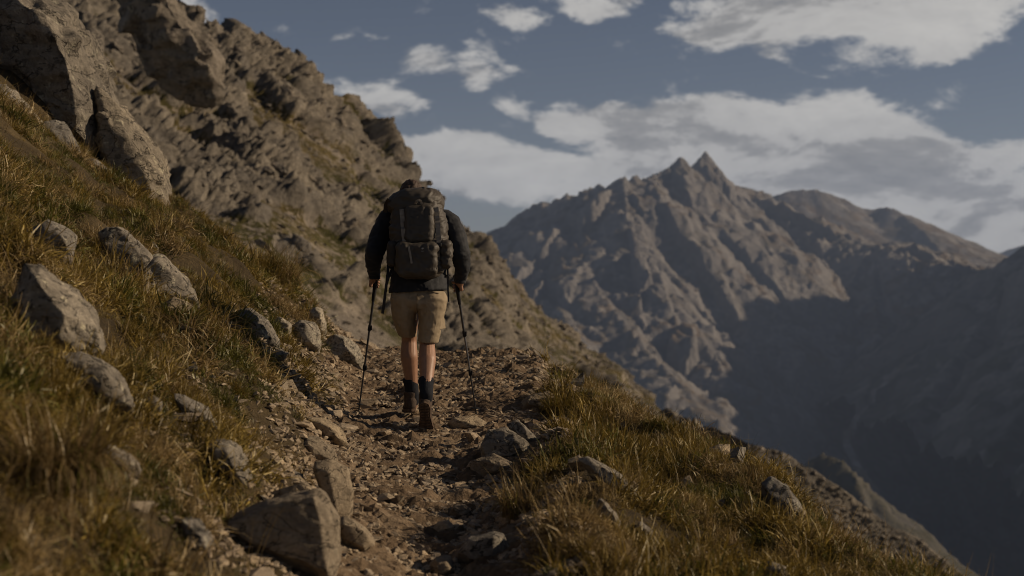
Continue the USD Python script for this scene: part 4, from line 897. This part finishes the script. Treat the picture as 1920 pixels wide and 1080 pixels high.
lid = loft([zz(r[0]) for r in rows], [hw(r[1], r[2]) for r in rows], [r[3] for r in rows], [xx((r[1]+r[2])/2) for r in rows], [lean(r[0])+.01 for r in rows], n=90, sub=40, ex=2.8)
lid = wrinkle(lid, .034, .075, 67, (1, 1, .8))
obj('lid', lid, M['pack'], pack, smooth=True)
def panel(px0, px1, py0, py1, d, Y, seed, mat, name, amp=.006, parent=pack, r=.02, rot=None):
    c = [xx((px0+px1)/2), Y, zz((py0+py1)/2)]
    return obj(name, slab(c, (abs(px1-px0)*SC, d, abs(py1-py0)*SC), r, seed, amp, .01, rot), M[mat], parent, smooth=True)
fr = lambda py: lean(py)-.138
tilt = Rx(-.10)
panel(758, 813, 384, 456, .075, fr(420)+.024, 71, 'pack', 'front_panel', .02, r=.036, rot=Rx(-.17))
fp = panel(744, 822, 456, 520, .10, fr(488)+.018, 73, 'pack', 'front_pocket', .02, r=.048)
panel(824, 846, 450, 504, .15, PK+.02, 75, 'pack', 'side_pocket', .03, r=.036)
panel(726, 746, 452, 500, .15, PK+.02, 77, 'packdark', 'side_pocket', .012, r=.03)
pm = trimesh.util.concatenate([main, lid])
def webbing(pts, w, mat, name='strap', Y=9.0, off=.006, t=.004, mesh=None):
    q = []
    for a, b in zip(pts[:-1], pts[1:]):
        for k in np.linspace(0, 1, 8, endpoint=False): q.append(P(a[0]+(b[0]-a[0])*k, a[1]+(b[1]-a[1])*k, PK-.15))
    q.append(P(pts[-1][0], pts[-1][1], PK-.15))
    return obj(name, strap(onto(mesh or pm, q, off), w, t), M[mat], pack)
webbing([(750, 390), (753, 420), (757, 455)], .032, 'webbing', 'compression_strap', off=.012)
webbing([(815, 386), (819, 420), (822, 458)], .034, 'webbing', 'compression_strap', off=.012)
webbing([(757, 455), (761, 485), (764, 510)], .018, 'packdark', 'lower_strap', off=.03)
webbing([(822, 458), (820, 485), (815, 512)], .018, 'packdark', 'lower_strap', off=.03)
webbing([(742, 453), (775, 456), (800, 456), (832, 454)], .012, 'blackweb', 'seam_band', off=.008)
obj('buckle', slab(P(757, 456, fr(456)-.006), (.034, .016, .028), .005, 1, 0), M['blackweb'], pack, smooth=True)
obj('buckle', slab(P(823, 459, fr(456)+.004), (.034, .016, .028), .005, 1, 0), M['blackweb'], pack, smooth=True)
obj('haul_loop', strap([P(779, 382, fr(380)-.02), P(781, 377, fr(380)-.035), P(785, 375, fr(380)-.04), P(789, 377, fr(380)-.035), P(791, 383, fr(380)-.02)], .016, .005), M['webbing'], pack)
obj('pull_tab', strap([P(766, 462, fr(470)-.045), P(769, 476, fr(470)-.05), P(772, 494, fr(480)-.048)], .014, .004), M['webbing'], pack)
# printed mark on the front pocket: a small dot over a short line of letters
lm = xf('logo', (0, 0, 0), parent=pack)
fy0 = fr(488)-.044
dot = trimesh.creation.cylinder(radius=.006, height=.003, sections=16); dot.apply_transform(trimesh.transformations.rotation_matrix(math.pi/2, [1, 0, 0])); dot.apply_translation(P(792, 466, fy0-.004))
obj('emblem', dot, M['mark'], lm)
tm = meshkit.text_mesh('nvl', .009, .002); tm.apply_translation(-tm.bounds.mean(0)); tm.apply_transform(trimesh.transformations.rotation_matrix(math.pi/2, [1, 0, 0])); tm.apply_translation(P(792, 471, fy0-.004))
obj('lettering', tm, M['mark'], lm)
# shoulder straps, hip belt and the loose ends
for sx, sh_ in ((-1, 745), (1, 822)):
    q = [P(sh_, 396, 10.25), P(sh_, 388, 10.36), P(sh_-sx*1, 392, 10.46), P(sh_+sx*2, 415, 10.53), P(sh_+sx*6, 450, 10.50), P(sh_+sx*12, 480, 10.36), P(sh_+sx*12, 500, 10.16)]
    obj('shoulder_strap', strap(q, .06, .014, (sx*.2, .6, .5)), M['packdark'], pack)
t = np.linspace(math.radians(200), math.radians(-20), 40)
belt = np.column_stack([P(784, 514, 10.25)[0]+.205*np.cos(t), 10.24+.155*np.sin(t), np.full(40, P(784, 517, 10.25)[2])])
obj('hip_belt', strap(belt, .07, .016, (0, 0, 1)) if False else strap(belt, .055, .012, (0, 1e-3, 1)), M['packdark'], pack)
obj('loose_strap', strap([P(732, 470, 10.16), P(728, 497, 10.12), P(727, 515, 10.08), P(723, 545, 10.08), P(720, 570, 10.09), P(717, 588, 10.1)], .020, .004), M['blackweb'], pack)
obj('loose_strap', strap([P(736, 500, 10.10), P(729, 520, 10.07), P(726, 530, 10.07)], .016, .004), M['blackweb'], pack)
obj('loose_strap', strap([P(839, 490, 10.10), P(840, 520, 10.07), P(840, 545, 10.06), P(841, 566, 10.06)], .012, .004), M['blackweb'], pack)
obj('loose_strap', strap([P(722, 398, 10.2), P(724, 384, 10.16), P(729, 374, 10.1)], .03, .006), M['packdark'], pack)

# ------------------------------------------------------------------ walking poles
def rod(a, b, r0, r1=None, n=14):
    return clean(m3.Manifold.batch_hull([ball(a, r0, n), ball(b, r1 or r0, n)]))
def walking_pole(grip, tip, label, bright):
    a = (grip-tip); L = np.linalg.norm(a); a /= L; at = lambda d: tip+a*d
    t = xf('walking_pole', (0, 0, 0), label, 'walking pole')
    obj('tip', rod(at(0), at(.035), .0025, .004), M['steel'], t, smooth=40)
    obj('lower_shaft', rod(at(.03), at(.36), .0062), M['carbon'], t, smooth=40)
    obj('middle_shaft', rod(at(.34), at(.66), .0075), M[bright], t, smooth=40)
    obj('upper_shaft', rod(at(.64), at(L-.05), .0088), M['carbon'], t, smooth=40)
    for d in (.35, .65):
        obj('clamp', rod(at(d-.016), at(d+.016), .0125), M['cork'], t, smooth=40)
        obj('clamp_lever', slab(at(d)+np.array([.014, -.004, 0]), (.010, .014, .034), .003, 1, 0, .01), M['cork'], t, smooth=True)
    bk = trimesh.creation.cylinder(radius=.024, height=.006, sections=20); bk.apply_transform(trimesh.geometry.align_vectors([0, 0, 1], a)); bk.apply_translation(at(.075))
    obj('basket', bk, M['cork'], t, smooth=40)
    obj('grip', clean(chain([(at(L-.13), .0125), (at(L-.05), .0155), (at(L), .0135), (at(L+.05), .0150), (at(L+.075), .0185)], 16)), M['cork'], t, smooth=50)
    o = at(L+.055)
    obj('wrist_strap', strap([o, o+np.array([0, -.045, -.01]), o+np.array([0, -.055, -.06]), o+np.array([0, -.03, -.10])], .016, .003, (1, 0, 0)), M['blackweb'], t)
walking_pole(LH, LT, 'dark walking pole in the hiker\'s left hand, leaning outward', 'carbon')
walking_pole(RH, RT, 'dark walking pole with a shiny shaft in the hiker\'s right hand', 'alloy')
